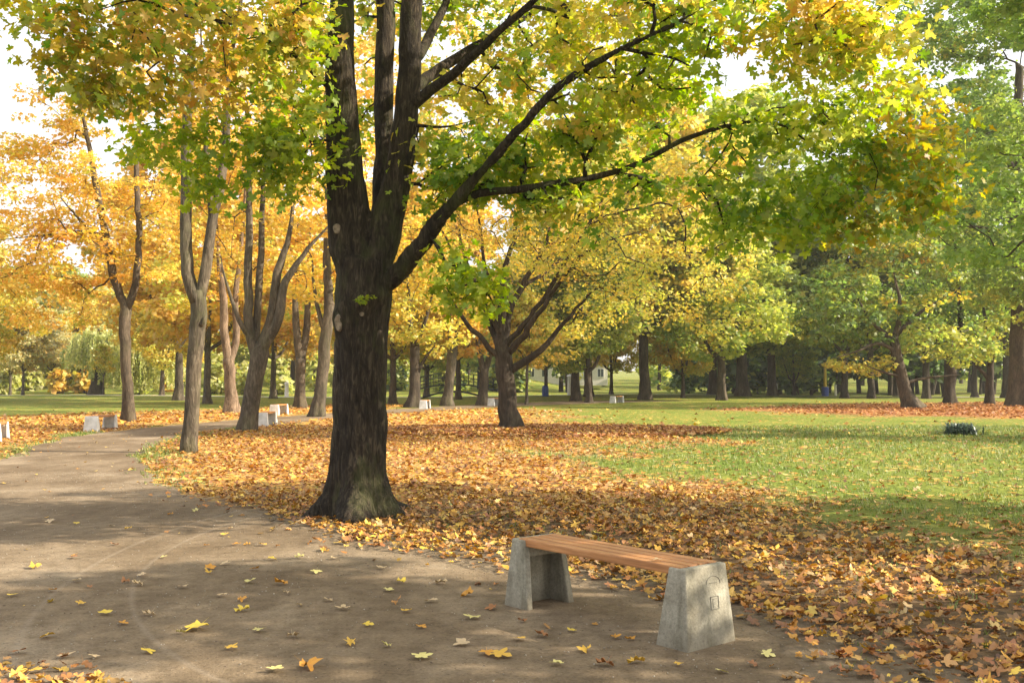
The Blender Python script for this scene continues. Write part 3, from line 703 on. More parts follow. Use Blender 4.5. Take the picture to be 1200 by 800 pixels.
# C: at the far left by the white bench
custom(1800 / 47.5, [[(151, 494, 0, 9.5), (150, 460, 0, 8.5), (147, 420, 0, 8.5), (146, 375, 0, 9.5), (147, 362, 0, 9)],
    [(147, 365, 0, 7), (135, 330, 0, 6.5), (127, 290, 0, 6), (115, 230, 0, 5), (100, 150, 0, 3.5), (85, 80, 0, 2.5)],
    [(147, 365, 0, 7), (158, 335, 0, 6), (163, 280, 0, 5), (160, 200, .2, 4), (166, 110, .3, 3), (170, 40, .3, 2)],
    [(126, 285, 0, 4), (100, 272, -.4, 3), (60, 275, -.8, 2.2), (0, 281, -1, 1.5)],
    [(124, 280, 0, 3.4), (98, 262, -.3, 2.6), (65, 225, -.4, 1.6)]],
    [(80, 300, 90, 45, 0, 2.6, 70, ('orange', 'rust', .25)), (40, 220, 80, 60, 0, 2.6, 66, OG), (150, 210, 70, 60, 0, 2.4, 60, OG), (110, 110, 80, 60, 0, 2.2, 52, ('orange', 'yellowgreen', .25)), (200, 290, 40, 50, .5, 1.6, 24, OGr), (60, 360, 60, 30, .6, 1.8, 24, OGr), (10, 300, 50, 60, 0, 2.2, 40, OG), (20, 200, 50, 40, 0, 2, 26, OG), (60, 150, 40, 30, 0, 1.6, 14, OG), (170, 70, 40, 40, 0, 1.2, 14, OG), (100, 30, 50, 30, 0, 1.2, 12, OGr)],
    'maple_tree', 'orange maple with forked trunk behind the white end-on bench at left', bark=M_BARK_BROWN, okz=3.2, lpa=46, cr=.6, size=.18, templates=STAR, flare=.45, slim=.74, seed=5)
# central spreading maple
custom(1800 / 57., [[(598, 504, 0, 16), (597, 480, 0, 14.5), (594, 450, 0, 13.5), (592, 425, 0, 13.5), (590, 408, 0, 11)],
    [(590, 430, 0, 8), (575, 408, -.2, 6), (553, 385, -.4, 5), (533, 358, -.5, 4), (524, 338, -.6, 2.5)],
    [(590, 420, 0, 8), (576, 385, .3, 7), (565, 350, .4, 5), (545, 300, .5, 4), (535, 240, .5, 2.6)],
    [(590, 410, 0, 10), (587, 370, 0, 8.5), (588, 330, -.1, 6), (602, 280, -.2, 4.5), (612, 215, -.3, 3)],
    [(592, 410, 0, 9), (598, 365, .3, 7), (618, 325, .5, 5.5), (640, 285, .6, 4), (650, 230, .7, 2.5)],
    [(594, 415, 0, 8), (615, 392, -.5, 6.5), (637, 360, -.9, 4.6), (665, 318, -1.4, 3.4), (705, 285, -1.8, 2.2), (760, 268, -2, 1.2)],
    [(595, 440, 0, 9), (615, 425, -.1, 7.5), (640, 402, -.3, 5.5), (662, 378, -.5, 4), (690, 345, -.8, 2.6), (720, 320, -1, 1.4)],
    [(590, 405, 0, 7), (622, 372, -.4, 5), (668, 300, -.9, 3.6), (705, 235, -1.2, 2.6), (725, 200, -1.3, 1.6)], [(590, 400, 0, 6), (560, 345, -.4, 4.4), (528, 290, -.7, 3), (510, 250, -.8, 2)],
    [(588, 360, 0, 5), (570, 320, -.5, 4), (563, 270, -.6, 3), (560, 210, -.6, 2)],
    [(610, 335, .4, 4.5), (650, 310, 1, 3.5), (700, 255, 1.4, 2.8), (730, 210, 1.5, 2)]],
    [(560, 240, 70, 60, 0, 2.4, 62, OG), (660, 230, 80, 60, 0, 2.6, 74, ('gold', 'orange', .3)), (760, 270, 80, 50, 0, 2.4, 62, ('gold', 'yellowgreen', .35)), (840, 310, 60, 45, -.5, 2, 34, GYG), (520, 320, 36, 50, .4, 1.6, 22, GYG), (640, 310, 60, 35, 1.4, 1.2, 26, 'gold'),
     (720, 350, 60, 34, 0, 1.7, 30, ('yellowgreen', 'gold', .4)), (600, 165, 80, 40, 0, 2, 36, OG), (700, 170, 70, 40, 0, 2, 30, 'gold'), (790, 355, 50, 26, .2, 1.4, 16, GYG), (560, 350, 30, 26, 1.5, 1, 8, GYG), (640, 290, 70, 40, -2.2, .8, 34, GYG), (720, 310, 60, 36, -2.4, .8, 30, GYG), (570, 250, 60, 50, -2.0, .8, 22, 'gold'), (840, 370, 46, 30, 0, 1.4, 16, GYG), (680, 380, 40, 20, 1.6, .8, 10, GYG)],
    'maple_tree', 'broad spreading yellow maple with short dark trunk on a red-brown leaf ring', bark=M_BARK_DARK, okz=3.0, lpa=27, cr=.6, size=.13, wob=.03, tip=.02, limb=.72, slim=.8, templates=STAR, flare=.55, flare_h=.25, seed=6)
# T8 leaning right
custom(1800 / 42., [[(371, 489, 0, 10), (376, 455, 0, 8.5), (380, 410, 0, 8.5), (386, 360, 0, 8)], [(386, 360, 0, 7), (383, 300, 0, 6), (384, 220, 0, 5), (380, 110, 0, 3)], [(382, 395, 0, 4), (370, 350, 0, 3.5), (365, 300, 0, 3)]],
    [(380, 200, 80, 80, 0, 3, 60, OG), (350, 300, 60, 45, 1, 2.2, 34, OG), (430, 300, 40, 60, 1, 2, 20, 'gold'), (370, 90, 80, 60, 0, 3, 40, 'orange')],
    'maple_tree', 'mottled grey trunk leaning right just left of the biggest trunk, at the path', bark=M_BARK_GREY, okz=4, lpa=38, cr=.7, size=.24, flare=.5, seed=7, tip=.014, rmin=.02, step=.6)
# T5 sunlit fork
custom(1800 / 38., [[(271, 485, 0, 10.5), (270, 455, 0, 8), (268, 420, 0, 8.5)], [(268, 425, 0, 6.5), (263, 390, 0, 6), (262, 350, 0, 5.5), (256, 300, 0, 4), (250, 200, 0, 3)], [(270, 425, 0, 6), (277, 395, .3, 5.5), (276, 350, .3, 4.5), (284, 270, .3, 3), (290, 170, .3, 2)]],
    [(255, 220, 70, 60, 0, 3, 54, OGr), (270, 320, 50, 40, 1.2, 2.2, 26, OGr), (220, 330, 40, 40, 1, 2, 18, GYG), (270, 120, 80, 60, 0, 3, 40, OG)],
    'maple_tree', 'sunlit reddish forked trunk between the slim grey trunk and the leaning five-stem one', bark=bark_material('bark_warm', (.08, .055, .036), (.20, .145, .10), (.35, .275, .20), .8, .8, 0), okz=4.5, lpa=38, cr=.75, size=.25, flare=.5, seed=8, tip=.014, rmin=.02, step=.6)
# T7
custom(1800 / 32., [[(352, 478, 0, 9), (352, 455, 0, 7.5), (352, 420, 0, 8)], [(351, 425, 0, 6), (347, 380, 0, 5.5), (346, 330, 0, 4.5), (350, 250, 0, 3)], [(354, 425, 0, 6), (360, 380, .3, 5), (361, 330, .3, 4), (365, 240, .3, 2.5)]],
    [(350, 260, 70, 60, 0, 3.4, 50, OGr), (330, 350, 40, 30, 1.5, 2, 14, GYG), (400, 340, 40, 40, 1, 2.4, 20, GYG), (350, 160, 80, 60, 0, 3.6, 46, OG)],
    'maple_tree', 'brown forked trunk far behind the bench-side leaning tree, right of the five stems', bark=M_BARK_BROWN, okz=5, lpa=36, cr=.85, size=.28, flare=.5, seed=9, tip=.016, rmin=.022, step=.7)
# T10, T11, T13 behind the main trunk's right side
custom(1800 / 31., [[(484, 478, 0, 12), (486, 462, 0, 8.5), (486, 430, 0, 7.5), (486, 405, 0, 7)], [(488, 440, 0, 4), (498, 420, 0, 3), (510, 404, 0, 2)], [(486, 410, 0, 5), (480, 370, 0, 4), (478, 300, 0, 2)], [(487, 410, 0, 4), (500, 370, 0, 3), (515, 310, 0, 2)]],
    [(480, 370, 44, 36, 0, 3, 40, ('yellowgreen', 'gold', .5)), (500, 300, 60, 50, 0, 3.4, 46, 'gold'), (520, 395, 26, 22, 0, 2, 12, GYG)],
    'maple_tree', 'dark short-trunked maple with green and yellow leaves, nearest right of the biggest trunk', bark=M_BARK_DARK, okz=3.6, lpa=36, cr=.75, size=.26, flare=.5, seed=10, tip=.014, rmin=.02, step=.7)
custom(1800 / 29.5, [[(524, 476, 0, 8.5), (526, 455, 0, 6.5), (529, 425, 0, 7), (531, 405, 0, 7)], [(530, 410, 0, 5), (525, 360, 0, 4), (515, 280, 0, 3)], [(532, 410, 0, 5), (540, 360, 0, 4), (550, 270, 0, 3)]],
    [(535, 360, 50, 40, 1, 3, 40, 'gold'), (530, 270, 70, 70, 0, 4, 60, OG), (540, 150, 80, 70, 0, 4, 70, GYG), (470, 180, 60, 90, 1, 3.5, 54, OG), (530, 40, 110, 60, 0, 5, 80, ('gold', 'yellowgreen', .3)), (420, 70, 70, 60, 0, 4, 40, OG)],
    'maple_tree', 'pale straight trunk lit along its right side, second right of the biggest trunk', bark=M_BARK_GREY, okz=4.2, lpa=36, cr=.9, size=.3, flare=.4, seed=11, tip=.016, rmin=.022, step=.7)
custom(1800 / 28.5, [[(564, 475, 0, 8), (566, 455, 0, 6.5), (568, 432, 0, 6.5)], [(567, 436, 0, 5), (560, 400, 0, 4), (552, 330, 0, 3)], [(569, 436, 0, 5), (580, 400, 0, 3.5), (600, 330, 0, 3)]],
    [(560, 395, 40, 24, 0, 2.6, 24, 'orange'), (600, 340, 80, 50, 3, 3, 46, GYG), (640, 400, 46, 34, 2, 2.6, 30, 'gold'), (660, 210, 80, 60, 3, 5, 70, GYG), (680, 100, 90, 60, 3, 5, 76, ('yellowgreen', 'gold', .5)), (770, 190, 60, 50, 3, 4, 34, GYG), (650, 20, 90, 40, 3, 5, 40, GYG)],
    'maple_tree', 'reddish-lit low maple trunk directly left of the spreading tree, gold leaves over it', bark=M_BARK_BROWN, okz=3.2, lpa=36, cr=.8, size=.27, flare=.4, seed=12, tip=.014, rmin=.02, step=.7)
# right: leaning tree
custom(1800 / 32.5, [[(1071, 479, 0, 14), (1062, 462, 0, 9.5), (1055, 435, 0, 8.5), (1050, 412, 0, 8), (1047, 395, 0, 7)], [(1050, 412, 0, 3.6), (1030, 402, -.5, 2.6), (1005, 411, -1, 1.8), (978, 420, -1.2, 1)], [(1050, 400, 0, 5), (1055, 360, 0, 4), (1045, 310, 0, 2.5)],
    [(1056, 445, 0, 2.6), (1030, 434, -.5, 1.6), (1008, 425, -.7, .8)], [(1060, 447, 0, 2.6), (1090, 442, .5, 1.8), (1124, 439, 1, .8)], [(1047, 400, 0, 5), (1020, 375, 0, 3), (1000, 340, 0, 2)], [(1052, 395, 0, 4), (1080, 365, 0, 3), (1105, 350, 0, 2)]],
    [(1000, 380, 70, 28, 0, 3.4, 44, ('park', 'dark', .3)), (1050, 330, 80, 50, 0, 3.6, 56, ('park', 'rust', .25)), (960, 350, 50, 40, 0, 2.6, 28, 'park'), (1110, 400, 50, 30, 0, 3, 26, ('yellowgreen', 'park', .5)), (1010, 425, 36, 14, .5, 2, 12, ('gold', 'yellowgreen', .5)), (1040, 280, 60, 30, 0, 3, 26, ('park', 'orange', .25))],
    'lime_tree', 'brown trunk leaning left, foot flaring, on the rusty leaf patch at right', bark=M_BARK_BROWN, okz=3.3, lpa=40, cr=.75, size=.26, flare=.5, seed=13, tip=.014, rmin=.02, step=.7)
# right: dark trunk
custom(1800 / 27., [[(1113, 474, 0, 9), (1113, 455, 0, 7.5), (1115, 430, 0, 7.5), (1112, 400, 0, 6)], [(1114, 420, 0, 4), (1100, 400, 0, 3), (1085, 380, 0, 2)], [(1114, 420, 0, 4), (1125, 380, 0, 4), (1120, 300, 0, 3), (1110, 200, 0, 2)]],
    [(1120, 330, 60, 50, 0, 4, 60, ('park', 'dark', .3)), (1100, 400, 44, 22, -1, 3, 18, ('yellowgreen', 'park', .5)), (1090, 220, 80, 70, 0, 4, 80, ('park', 'dark', .3)), (1110, 110, 80, 60, 0, 4, 80, 'park'), (1090, 20, 80, 60, 0, 4, 70, 'fresh'), (1020, 180, 50, 60, 0, 4, 50, 'park')],
    'lime_tree', 'straight black-looking trunk on the rusty leaf patch, right of the leaning one', bark=M_BARK_DARK, okz=4, lpa=40, cr=.9, size=.3, flare=.4, seed=14, tip=.016, rmin=.025, step=.8)
custom(1800 / 27.5, [[(1160, 475, 0, 7), (1160, 450, 0, 5.5), (1161, 430, 0, 5.5), (1165, 390, 0, 4)], [(1158, 445, 0, 3), (1146, 430, 0, 2.5), (1135, 415, 0, 2)], [(1161, 430, 0, 3.6), (1155, 380, 0, 3), (1150, 330, 0, 2)]],
    [(1160, 400, 40, 26, -1, 3, 24, ('yellowgreen', 'fresh', .5)), (1170, 340, 50, 40, 0, 3, 34, ('fresh', 'park', .5))],
    'lime_tree', 'slender dark trunk with a low left branch, left of the giant trunk', bark=M_BARK_DARK, okz=3.4, lpa=38, cr=.75, size=.27, flare=.3, seed=15, tip=.014, rmin=.02, step=.7)
custom(1800 / 29.5, [[(1196, 477, 0, 19), (1195, 450, 0, 16), (1195, 400, 0, 14), (1195, 330, 0, 12), (1192, 200, 0, 9), (1195, 80, 0, 6)], [(1195, 300, 0, 5), (1160, 270, -1, 4), (1120, 265, -1.5, 2)], [(1193, 200, 0, 5), (1150, 160, -1, 3.5), (1100, 150, -2, 2)], [(1193, 150, 0, 5), (1240, 120, 0, 3)]],
    [(1160, 250, 70, 50, -1, 4, 46, ('fresh', 'park', .4)), (1120, 150, 70, 60, 0, 4, 50, 'park'), (1200, 100, 80, 70, 0, 4.5, 50, ('fresh', 'park', .4)), (1170, 20, 90, 60, 0, 5, 90, 'fresh'), (1195, 300, 50, 70, -5, 1.5, 46, ('fresh', 'park', .5)), (1185, 180, 60, 70, -5, 1.5, 50, 'fresh'), (1190, 350, 50, 30, -2, 3, 26, ('fresh', 'yellowgreen', .4)), (1260, 230, 70, 90, 0, 4.5, 50, 'fresh'), (1150, 20, 80, 60, 0, 4, 40, ('park', 'gold', .12))],
    'giant_tree', 'giant thick trunk cut by the right edge of the view', bark=M_BARK_BROWN, okz=5, lpa=44, cr=.9, size=.3, flare=.35, seed=16, tip=.016, rmin=.025, step=.8)

# trees just outside the view whose branches or shade reach into it
def outside(name, x, y, h, rad, z0, pal, label, seed, n=150, size=.22, lpa=42, lean=(0, 0)):
    x0 = np.array([x, y, -.1]); tz = z0 * .9
    ch = [([x0, x0 + (lean[0] * .2, lean[1] * .2, tz), x0 + (lean[0] * .5, lean[1] * .5, h * .55), x0 + (lean[0], lean[1], h * .85)], [.032 * h, .026 * h, .018 * h, .006 * h])]
    k = random.Random(seed)
    bl = []
    for i in range(11):
        a_ = k.uniform(0, 6.28); zz = z0 + (h - z0) * ((i + .5) / 11) ** .9; q = (zz - z0) / (h - z0); rr = rad * (1 - .75 * q ** 1.6) * k.uniform(.35, .72)
        bl.append(((x + lean[0] * q + math.cos(a_) * rr, y + lean[1] * q + math.sin(a_) * rr, zz), (rad * .5 * (1.1 - .5 * q), rad * .5 * (1.1 - .5 * q), (h - z0) * .15), n // 11, pal))
    return build_tree(name, (x, y, 0), ch, bl, label, bark=M_BARK_BROWN, okz=z0 * .8, lpa=lpa, cr=.62, size=size, templates=SIMPLE, seed=seed, tip=.014, rmin=.015, step=.6)
outside('beech_tree', 17.2, 26.5, 17.0, 6.6, 4.2, 'fresh', 'tall fresh-green tree whose drooping branches enter at the upper right edge', 31, n=560, size=.17, lpa=75, lean=(-.6, 0))
outside('maple_tree', 10.4, 5.2, 9.5, 3.9, 3.3, ('green', 'gold', .3), 'round maple right of the bench, outside the photographed view, shading the bench', 32, n=150)
outside('maple_tree', 13.2, 11.0, 10.5, 4.2, 3.2, ('green', 'gold', .3), 'maple to the right of the near lawn, outside the view, shading the leaf carpet', 33, n=160)
outside('maple_tree', 9.6, -2.2, 10, 4.2, 3.0, ('green', 'gold', .3), 'maple to the right of and behind the camera position', 34, n=150)
#SPLIT2
# ================================================================= farther trees: prototypes and copies
def proto(kind):
    k = random.Random(hash_[kind]); bl = []; 
    if kind == 'gold':   h, rad, z0, pal, bark, tr = 15, 5.2, 3.2, ('gold', 'yellowgreen', .35), M_BARK_BROWN, .36
    if kind == 'orange': h, rad, z0, pal, bark, tr = 17, 5.6, 3.6, ('orange', 'gold', .4), M_BARK_GREY, .36
    if kind == 'mixed':  h, rad, z0, pal, bark, tr = 15, 5.4, 3.0, ('yellowgreen', 'park', .4), M_BARK_BROWN, .42
    if kind == 'green':  h, rad, z0, pal, bark, tr = 20, 6.0, 4.0, ('park', 'yellowgreen', .35), M_BARK_DARK, .42
    if kind == 'pale':   h, rad, z0, pal, bark, tr = 11, 3.8, 3.0, ('pale', 'orange', .3), M_BARK_GREY, .24
    if kind == 'sapling': h, rad, z0, pal, bark, tr = 7, 1.8, 2.6, ('gold', 'yellowgreen', .5), M_BARK_GREY, .13
    tr *= .72; x0 = np.array([0, 0, -.2])
    ch = [([x0, x0 + (.05, 0, z0), x0 + (k.uniform(-.3, .3), k.uniform(-.3, .3), h * .55), x0 + (k.uniform(-.5, .5), 0, h * .88)], [tr, tr * .78, tr * .5, tr * .15])]
    for j in range(3):
        a_ = j * 2.1 + k.random(); q = np.array([math.cos(a_), math.sin(a_), 0])
        ch.append(([x0 + (.05, 0, z0 * 1.0), x0 + (0, 0, z0 * 1.35) + q * rad * .22, x0 + (0, 0, h * .55) + q * rad * .5], [tr * .55, tr * .42, tr * .2]))
    nb = 13
    for i in range(nb):
        a_ = i * 2.4 + k.uniform(-.4, .4); q = (i + .5) / nb; zz = z0 + .8 + (h - z0 - 1) * q; rr = rad * math.sin(math.pi * (.22 + .72 * q)) * k.uniform(.45, .72)
        s_ = rad * (.52 - .16 * q) * k.uniform(.8, 1.15)
        bl.append(((math.cos(a_) * rr, math.sin(a_) * rr, zz), (s_, s_, s_ * .55), 30 if rad > 3 else 7, pal))
    root, sk = build_tree('tree', (0, 0, 0), ch, bl, '', bark=bark, okz=z0 * .85, lpa=50, cr=.95 if rad > 3 else .5, size=.34 if rad > 3 else .22, flare=.5, seed=hash_[kind], tip=.016, rmin=.022, step=.8, shell=.5)
    root['h'] = h; return root
hash_ = {'gold': 51, 'orange': 52, 'mixed': 53, 'green': 54, 'pale': 55, 'sapling': 56}
PROTO = {}; USED = set()
def place(kind, px, py, h, name, label, group=None, d=None, rot=None, x=None, y=None, sxy=1.0):
    if kind not in PROTO: PROTO[kind] = proto(kind)
    pr = PROTO[kind]
    if kind in USED: o = copy_tree(pr)
    else: o = pr; USED.add(kind)
    if y is None:
        d = d or 1800.0 / (py - 446); y = d; x = P(px, 446, d)[0]
    o.name = name
    s = h / pr['h']; o.location = (x, y, float(terrain(x, y))); o.scale = (s * sxy, s * sxy, s); o.rotation_euler = (0, 0, random.uniform(0, 6.28) if rot is None else rot)
    for k in ('label', 'category', 'group'):
        if k in o: del o[k]
    tag(o, label, 'tree', group); return o
FT = 'park trees across the lawn'
place('orange', 243, 473, 17, 'maple_tree', 'slender dark trunk just right of the slim grey forked tree, far lawn', FT)
place('gold', 460, 473.5, 14, 'maple_tree', 'brown trunk half hidden by the right side of the biggest trunk', FT)
place('orange', 537, 467.5, 16, 'maple_tree', 'small dark trunk between two lit trunks beside the footbridge', FT)
place('sapling', 617, 474, 7, 'young_tree', 'thin pale sapling right of the spreading yellow maple', FT)
place('mixed', 675, 470, 17, 'maple_tree', 'straight dark trunk, left of a close pair right of the spreading maple', FT)
place('mixed', 690, 471.5, 11.5, 'maple_tree', 'leaning trunk, right of a close pair right of the spreading maple', FT)
place('gold', 716, 462.5, 12, 'maple_tree', 'small golden tree behind the close pair, beyond the far path', FT)
place('gold', 756, 468.5, 25, 'maple_tree', 'straight tan trunk with pale yellow leaves by the far bench', FT)
place('gold', 800, 467, 9.5, 'maple_tree', 'pale yellow low crown before the dark wood', FT)
place('mixed', 870, 465, 28, 'lime_tree', 'tall bare grey trunk alone before the dark wood', FT)
place('mixed', 930, 463, 7.5, 'small_tree', 'small bushy yellow-green tree before the dark wood', FT)
place('green', 990, 466.5, 20, 'lime_tree', 'thick dim trunk right of the yellow post', FT)
place('green', 1021, 466.5, 21, 'lime_tree', 'thick dark trunk, second right of the yellow post', FT)
place('green', 1085, 466, 22, 'lime_tree', 'dim trunk between the leaning and the straight dark trunks', FT)
place('green', 1142, 464, 18, 'lime_tree', 'dim far trunk left of the slender dark one at right', FT)
place('green', 1050, 463, 20, 'lime_tree', 'far trunk behind the leaning brown tree', FT)
place('mixed', 846, 469, 17, 'lime_tree', 'nearest dim trunk left of the bare grey trunk, under a sunlit yellow-green crown', FT)
place('mixed', 835, 0, 22, 'lime_tree', 'yellow-green crown above the dark thicket, left of the bare grey trunk', FT, d=104)
place('mixed', 905, 0, 22, 'lime_tree', 'yellow-green crown above the dark thicket, right of the bare grey trunk', FT, d=101)
place('orange', 640, 464, 13, 'maple_tree', 'glowing orange tree behind the blue barrel', FT)
place('mixed', 500, 464, 14, 'maple_tree', 'green-yellow tree beyond the left end of the footbridge', FT)
place('orange', 320, 466, 17, 'maple_tree', 'tall orange tree far behind the five stems', FT)
place('gold', 190, 464, 13, 'maple_tree', 'yellow tree behind the willow on the left bank', FT)
# left bank trees
place('pale', 27, 464, 9, 'young_tree', 'pale pinkish trunk with whitish leaves at the far left lawn edge', FT)
place('pale', 60, 0, 9, 'young_tree', 'grey trunk standing up on the green bank at far left', FT, d=128)
place('sapling', 121, 464, 5.0, 'young_tree', 'tiny leaning white-barked sapling before the willow', FT)
place('pale', 12, 0, 10, 'young_tree', 'whitish tree at the foot of the bank at far left', FT, d=116)
place('gold', -40, 470, 14, 'maple_tree', 'golden tree at the left frame edge beyond the lawn', FT)
place('mixed', 75, 0, 15, 'lime_tree', 'green tree on top of the left bank behind the willow', FT, d=150)
place('orange', 40, 0, 14, 'maple_tree', 'orange tree high on the left bank', FT, d=160)
place('mixed', 300, 0, 15, 'lime_tree', 'green tree on the bank behind the sunlit reddish trunk', FT, d=135)
# tall screen behind the centre
place('gold', 690, 0, 20, 'maple_tree', 'tall golden crown right above the spreading maple', FT, d=92, sxy=1.1)
place('orange', 210, 0, 21, 'maple_tree', 'tall orange crown behind the slim grey forked trunk', FT, d=78)
place('green', 1110, 0, 25, 'lime_tree', 'tall green crown behind the straight black-looking trunk', FT, d=100, sxy=.9)
place('green', 1180, 0, 27, 'lime_tree', 'tall green crown behind the giant trunk', FT, d=96)

# weeping willow
def willow():
    d = 108; x, y = P(112, 446, d)[0], d; gz = float(terrain(x, y)); base = np.array([x, y, gz])
    x0 = base + (0, 0, -.2); ch = [([x0, x0 + (.3, 0, 2.2), x0 + (.9, 0, 4.0)], [.85, .6, .5])]
    for q in [(-1.8, 0, 6.4), (1.6, .5, 7), (3.6, -.8, 6.6), (5.5, .6, 6.4), (.6, -1, 7.4)]: ch.append(([x0 + (.9, 0, 4.0), x0 + (.9 + q[0] * .4, q[1] * .4, q[2] * .78), x0 + q], [.32, .2, .08]))
    sk = Skel()
    for pts, rad in ch: sk.chain([p - base for p in pts], rad, okz=3.6)
    root = empty('willow_tree', tuple(base)); tag(root, 'pale weeping willow trailing to the ground on the far left bank', 'tree')
    A = np.concatenate([blob_points((q0, 0, 6.2), (2.6, 2.4, 1.3), 40, .6) for q0 in (-1.2, 1.8, 4.8)])
    sk.attach(A, step=.7); V, F, Z = sk.tubes(rmin=.03, flare=.4, seed=3); link('trunk', np_mesh('trunk', V, F, Z), M_BARK_BROWN, root, True)
    C, col = [], []
    for cx, cy, rx, top, bot, n in [(3.4, 0, 3.0, 7.2, .8, 320), (6.2, .5, 2.6, 6.6, .4, 300), (.4, 0, 2.8, 7.4, 3.2, 160), (-2.0, .4, 1.8, 6.0, 2.6, 70), (2, -1.4, 2.4, 6.4, 1.4, 120)]:
        for i in range(n):
            a_ = rng.random() * 6.28; r_ = rx * math.sqrt(rng.random()); zt = top - (r_ / rx) ** 2 * 1.4 + rng.normal(0, .25); L = (zt - bot) * rng.uniform(.45, 1)
            m_ = int(L / .16); zz = zt - np.arange(m_) * .16; dx = math.cos(a_) * r_ * (1 + .08 * np.sqrt(np.arange(m_) * .16))
            C.append(np.stack([cx + dx + rng.normal(0, .05, m_), cy + math.sin(a_) * r_ + rng.normal(0, .05, m_) + 0 * dx, zz], -1)); col.append(np.repeat(pick('willow', 1, .15), m_, 0))
    C = np.concatenate(C); col = np.concatenate(col); Nn = rng.normal(0, 1, C.shape); Nn[:, 2] *= .25
    link('crown', leaf_mesh('crown', [leaf_arrays(C, Nn, rng.uniform(.22, .36, len(C)), SIMPLE, col)]), M_LEAF, root)
willow()

# far wood as one mass
def woodland():
    parts, VT, FT_, ZT, bt = [], [], [], [], 0
    spots = []
    for i in range(150):
        x = rng.uniform(-110, 130); y = rng.uniform(122, 200)
        px = 600 + 1200 * x / y
        if px < 640 and y < 128: y += 20
        spots.append((x, y))
    for i in range(46): spots.append((rng.uniform(20, 72), rng.uniform(108, 124)))
    for i in range(60): spots.append((rng.uniform(-90, 10), rng.uniform(128, 175)))
    for i in range(34): spots.append((rng.uniform(-75, 4), rng.uniform(118, 128)))
    for x, y in spots:
        gz = float(terrain(x, y)); px = 600 + 1200 * x / y
        h = (rng.uniform(2, 5) if y < 128 and px < 640 else rng.uniform(9, 15)) if px < 780 else rng.uniform(12, 21)
        low = (y < 125); z0 = gz + (.8 if (px > 760 and not px > 960) else .4 if h < 6 else 2.2)
        deep = y < 125 and px > 760
        if deep: h = rng.uniform(5.5, 9.5)
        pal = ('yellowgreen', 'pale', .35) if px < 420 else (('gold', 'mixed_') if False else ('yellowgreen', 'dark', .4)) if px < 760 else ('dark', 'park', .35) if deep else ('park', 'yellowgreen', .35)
        if px < 420 and rng.random() < .35: pal = ('orange', 'gold', .5)
        nb = 7; A = []
        for j in range(nb):
            q = (j + .5) / nb; a_ = rng.random() * 6.28; rr = h * .2 * math.sin(math.pi * (.2 + .75 * q)) * rng.random()
            A.append(blob_points((x + math.cos(a_) * rr, y + math.sin(a_) * rr, z0 + (gz + h - z0) * q), (h * .2, h * .2, h * .11), 9, .5))
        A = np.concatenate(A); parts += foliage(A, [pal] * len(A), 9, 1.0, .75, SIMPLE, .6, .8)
        ang = np.arange(6) * math.pi / 3; r0 = rng.uniform(.18, .42); lean = rng.normal(0, .5, 2)
        for (zz, rr, k) in ((gz - .2, r0, 0), (gz + h * .6, r0 * .5, 1)):
            VT.append(np.stack([x + lean[0] * k + rr * np.cos(ang), y + lean[1] * k + rr * np.sin(ang), np.full(6, zz)], -1))
        i0 = np.arange(6); i1 = (i0 + 1) % 6; FT_.append(np.stack([i0, i1, i1 + 6, i0 + 6], -1).ravel() + bt); bt += 12; ZT += [4] * 6
    V, F, Cc, b_ = [], [], [], 0
    for v, f, c in parts: V.append(v); F.append(f + b_); Cc.append(c); b_ += len(v)
    nf = sum(len(f) for f in F) // 3
    V.append(np.concatenate(VT)); F.append(np.concatenate(FT_) + b_); Cc.append(np.full((bt, 3), .1))
    me = np_mesh('woodland', np.concatenate(V), np.concatenate(F), np.concatenate([np.full(nf, 3), ZT]), np.concatenate(Cc))
    me.materials.append(M_LEAF); me.materials.append(M_BARK_DARK)
    me.polygons.foreach_set('material_index', np.concatenate([np.zeros(nf, np.int32), np.ones(len(ZT), np.int32)]).astype(np.int32)); me.update()
    o = bpy.data.objects.new('woodland', me); COL.objects.link(o); tag(o, 'dark wood and thicket closing the view behind the park', 'woodland', kind='stuff')
woodland()

# ================================================================= fallen leaves and grass
def seg_scatter(y0, y1, per_m2, hw_a, hw_b, cond):
    A_ = (y1 - y0) * 2 * (hw_a * (y0 + y1) / 2 + hw_b); n = int(A_ * per_m2 * 1.0)
    y = np.sqrt(rng.random(n * 2) * ((y1 + 4) ** 2 - (y0 + 4) ** 2) + (y0 + 4) ** 2) - 4; x = rng.uniform(-1, 1, n * 2) * (hw_a * y + hw_b)
    y, x = y[:n], x[:n]; p = cond(x, y); k = rng.random(n) < p; return x[k], y[k]
def litter_p(x, y):
    L = litter(x, y); pn = on_path(x, y); clump = .5 + .5 * wob2(x, y, 1.6, 4)
    drift = sstep(-.35, .15, sdist(LIT0, x, y) + wob2(x, y, 3) * .1); off = np.maximum(sstep(.10, -.25, pn), drift)
    L = L * (1 - .45 * sstep(1.5, 4.5, x) * sstep(11, 8, y)); grass_sparse = (.05 + .10 * clump) * (1 - .5 * sstep(10, 20, y)) * sstep(60, 12, y)
    dens = np.maximum(L * (.5 + .5 * clump), grass_sparse) * off
    edge = np.exp(-np.maximum(pn, 0) / .25) * .10 * np.maximum(L, .25) * (pn > -.1)
    return np.clip(np.maximum(dens, edge), 0, 1)
parts = []
BENCH_A = G(806, 766)[:2]; BENCH_F = G(590, 709)[:2]
def near_bench(x, y):
    bx, by = (BENCH_A + BENCH_F) / 2 + np.array([.14, .17]); return np.exp(-(((x - bx) ** 2 + (y - by) ** 2) / .75 ** 2))
x, y = seg_scatter(3.6, 14, 360, .5, 2.4, lambda x, y: litter_p(x, y) * (1 - .8 * near_bench(x, y)))
n = len(x); L = litter(x, y)
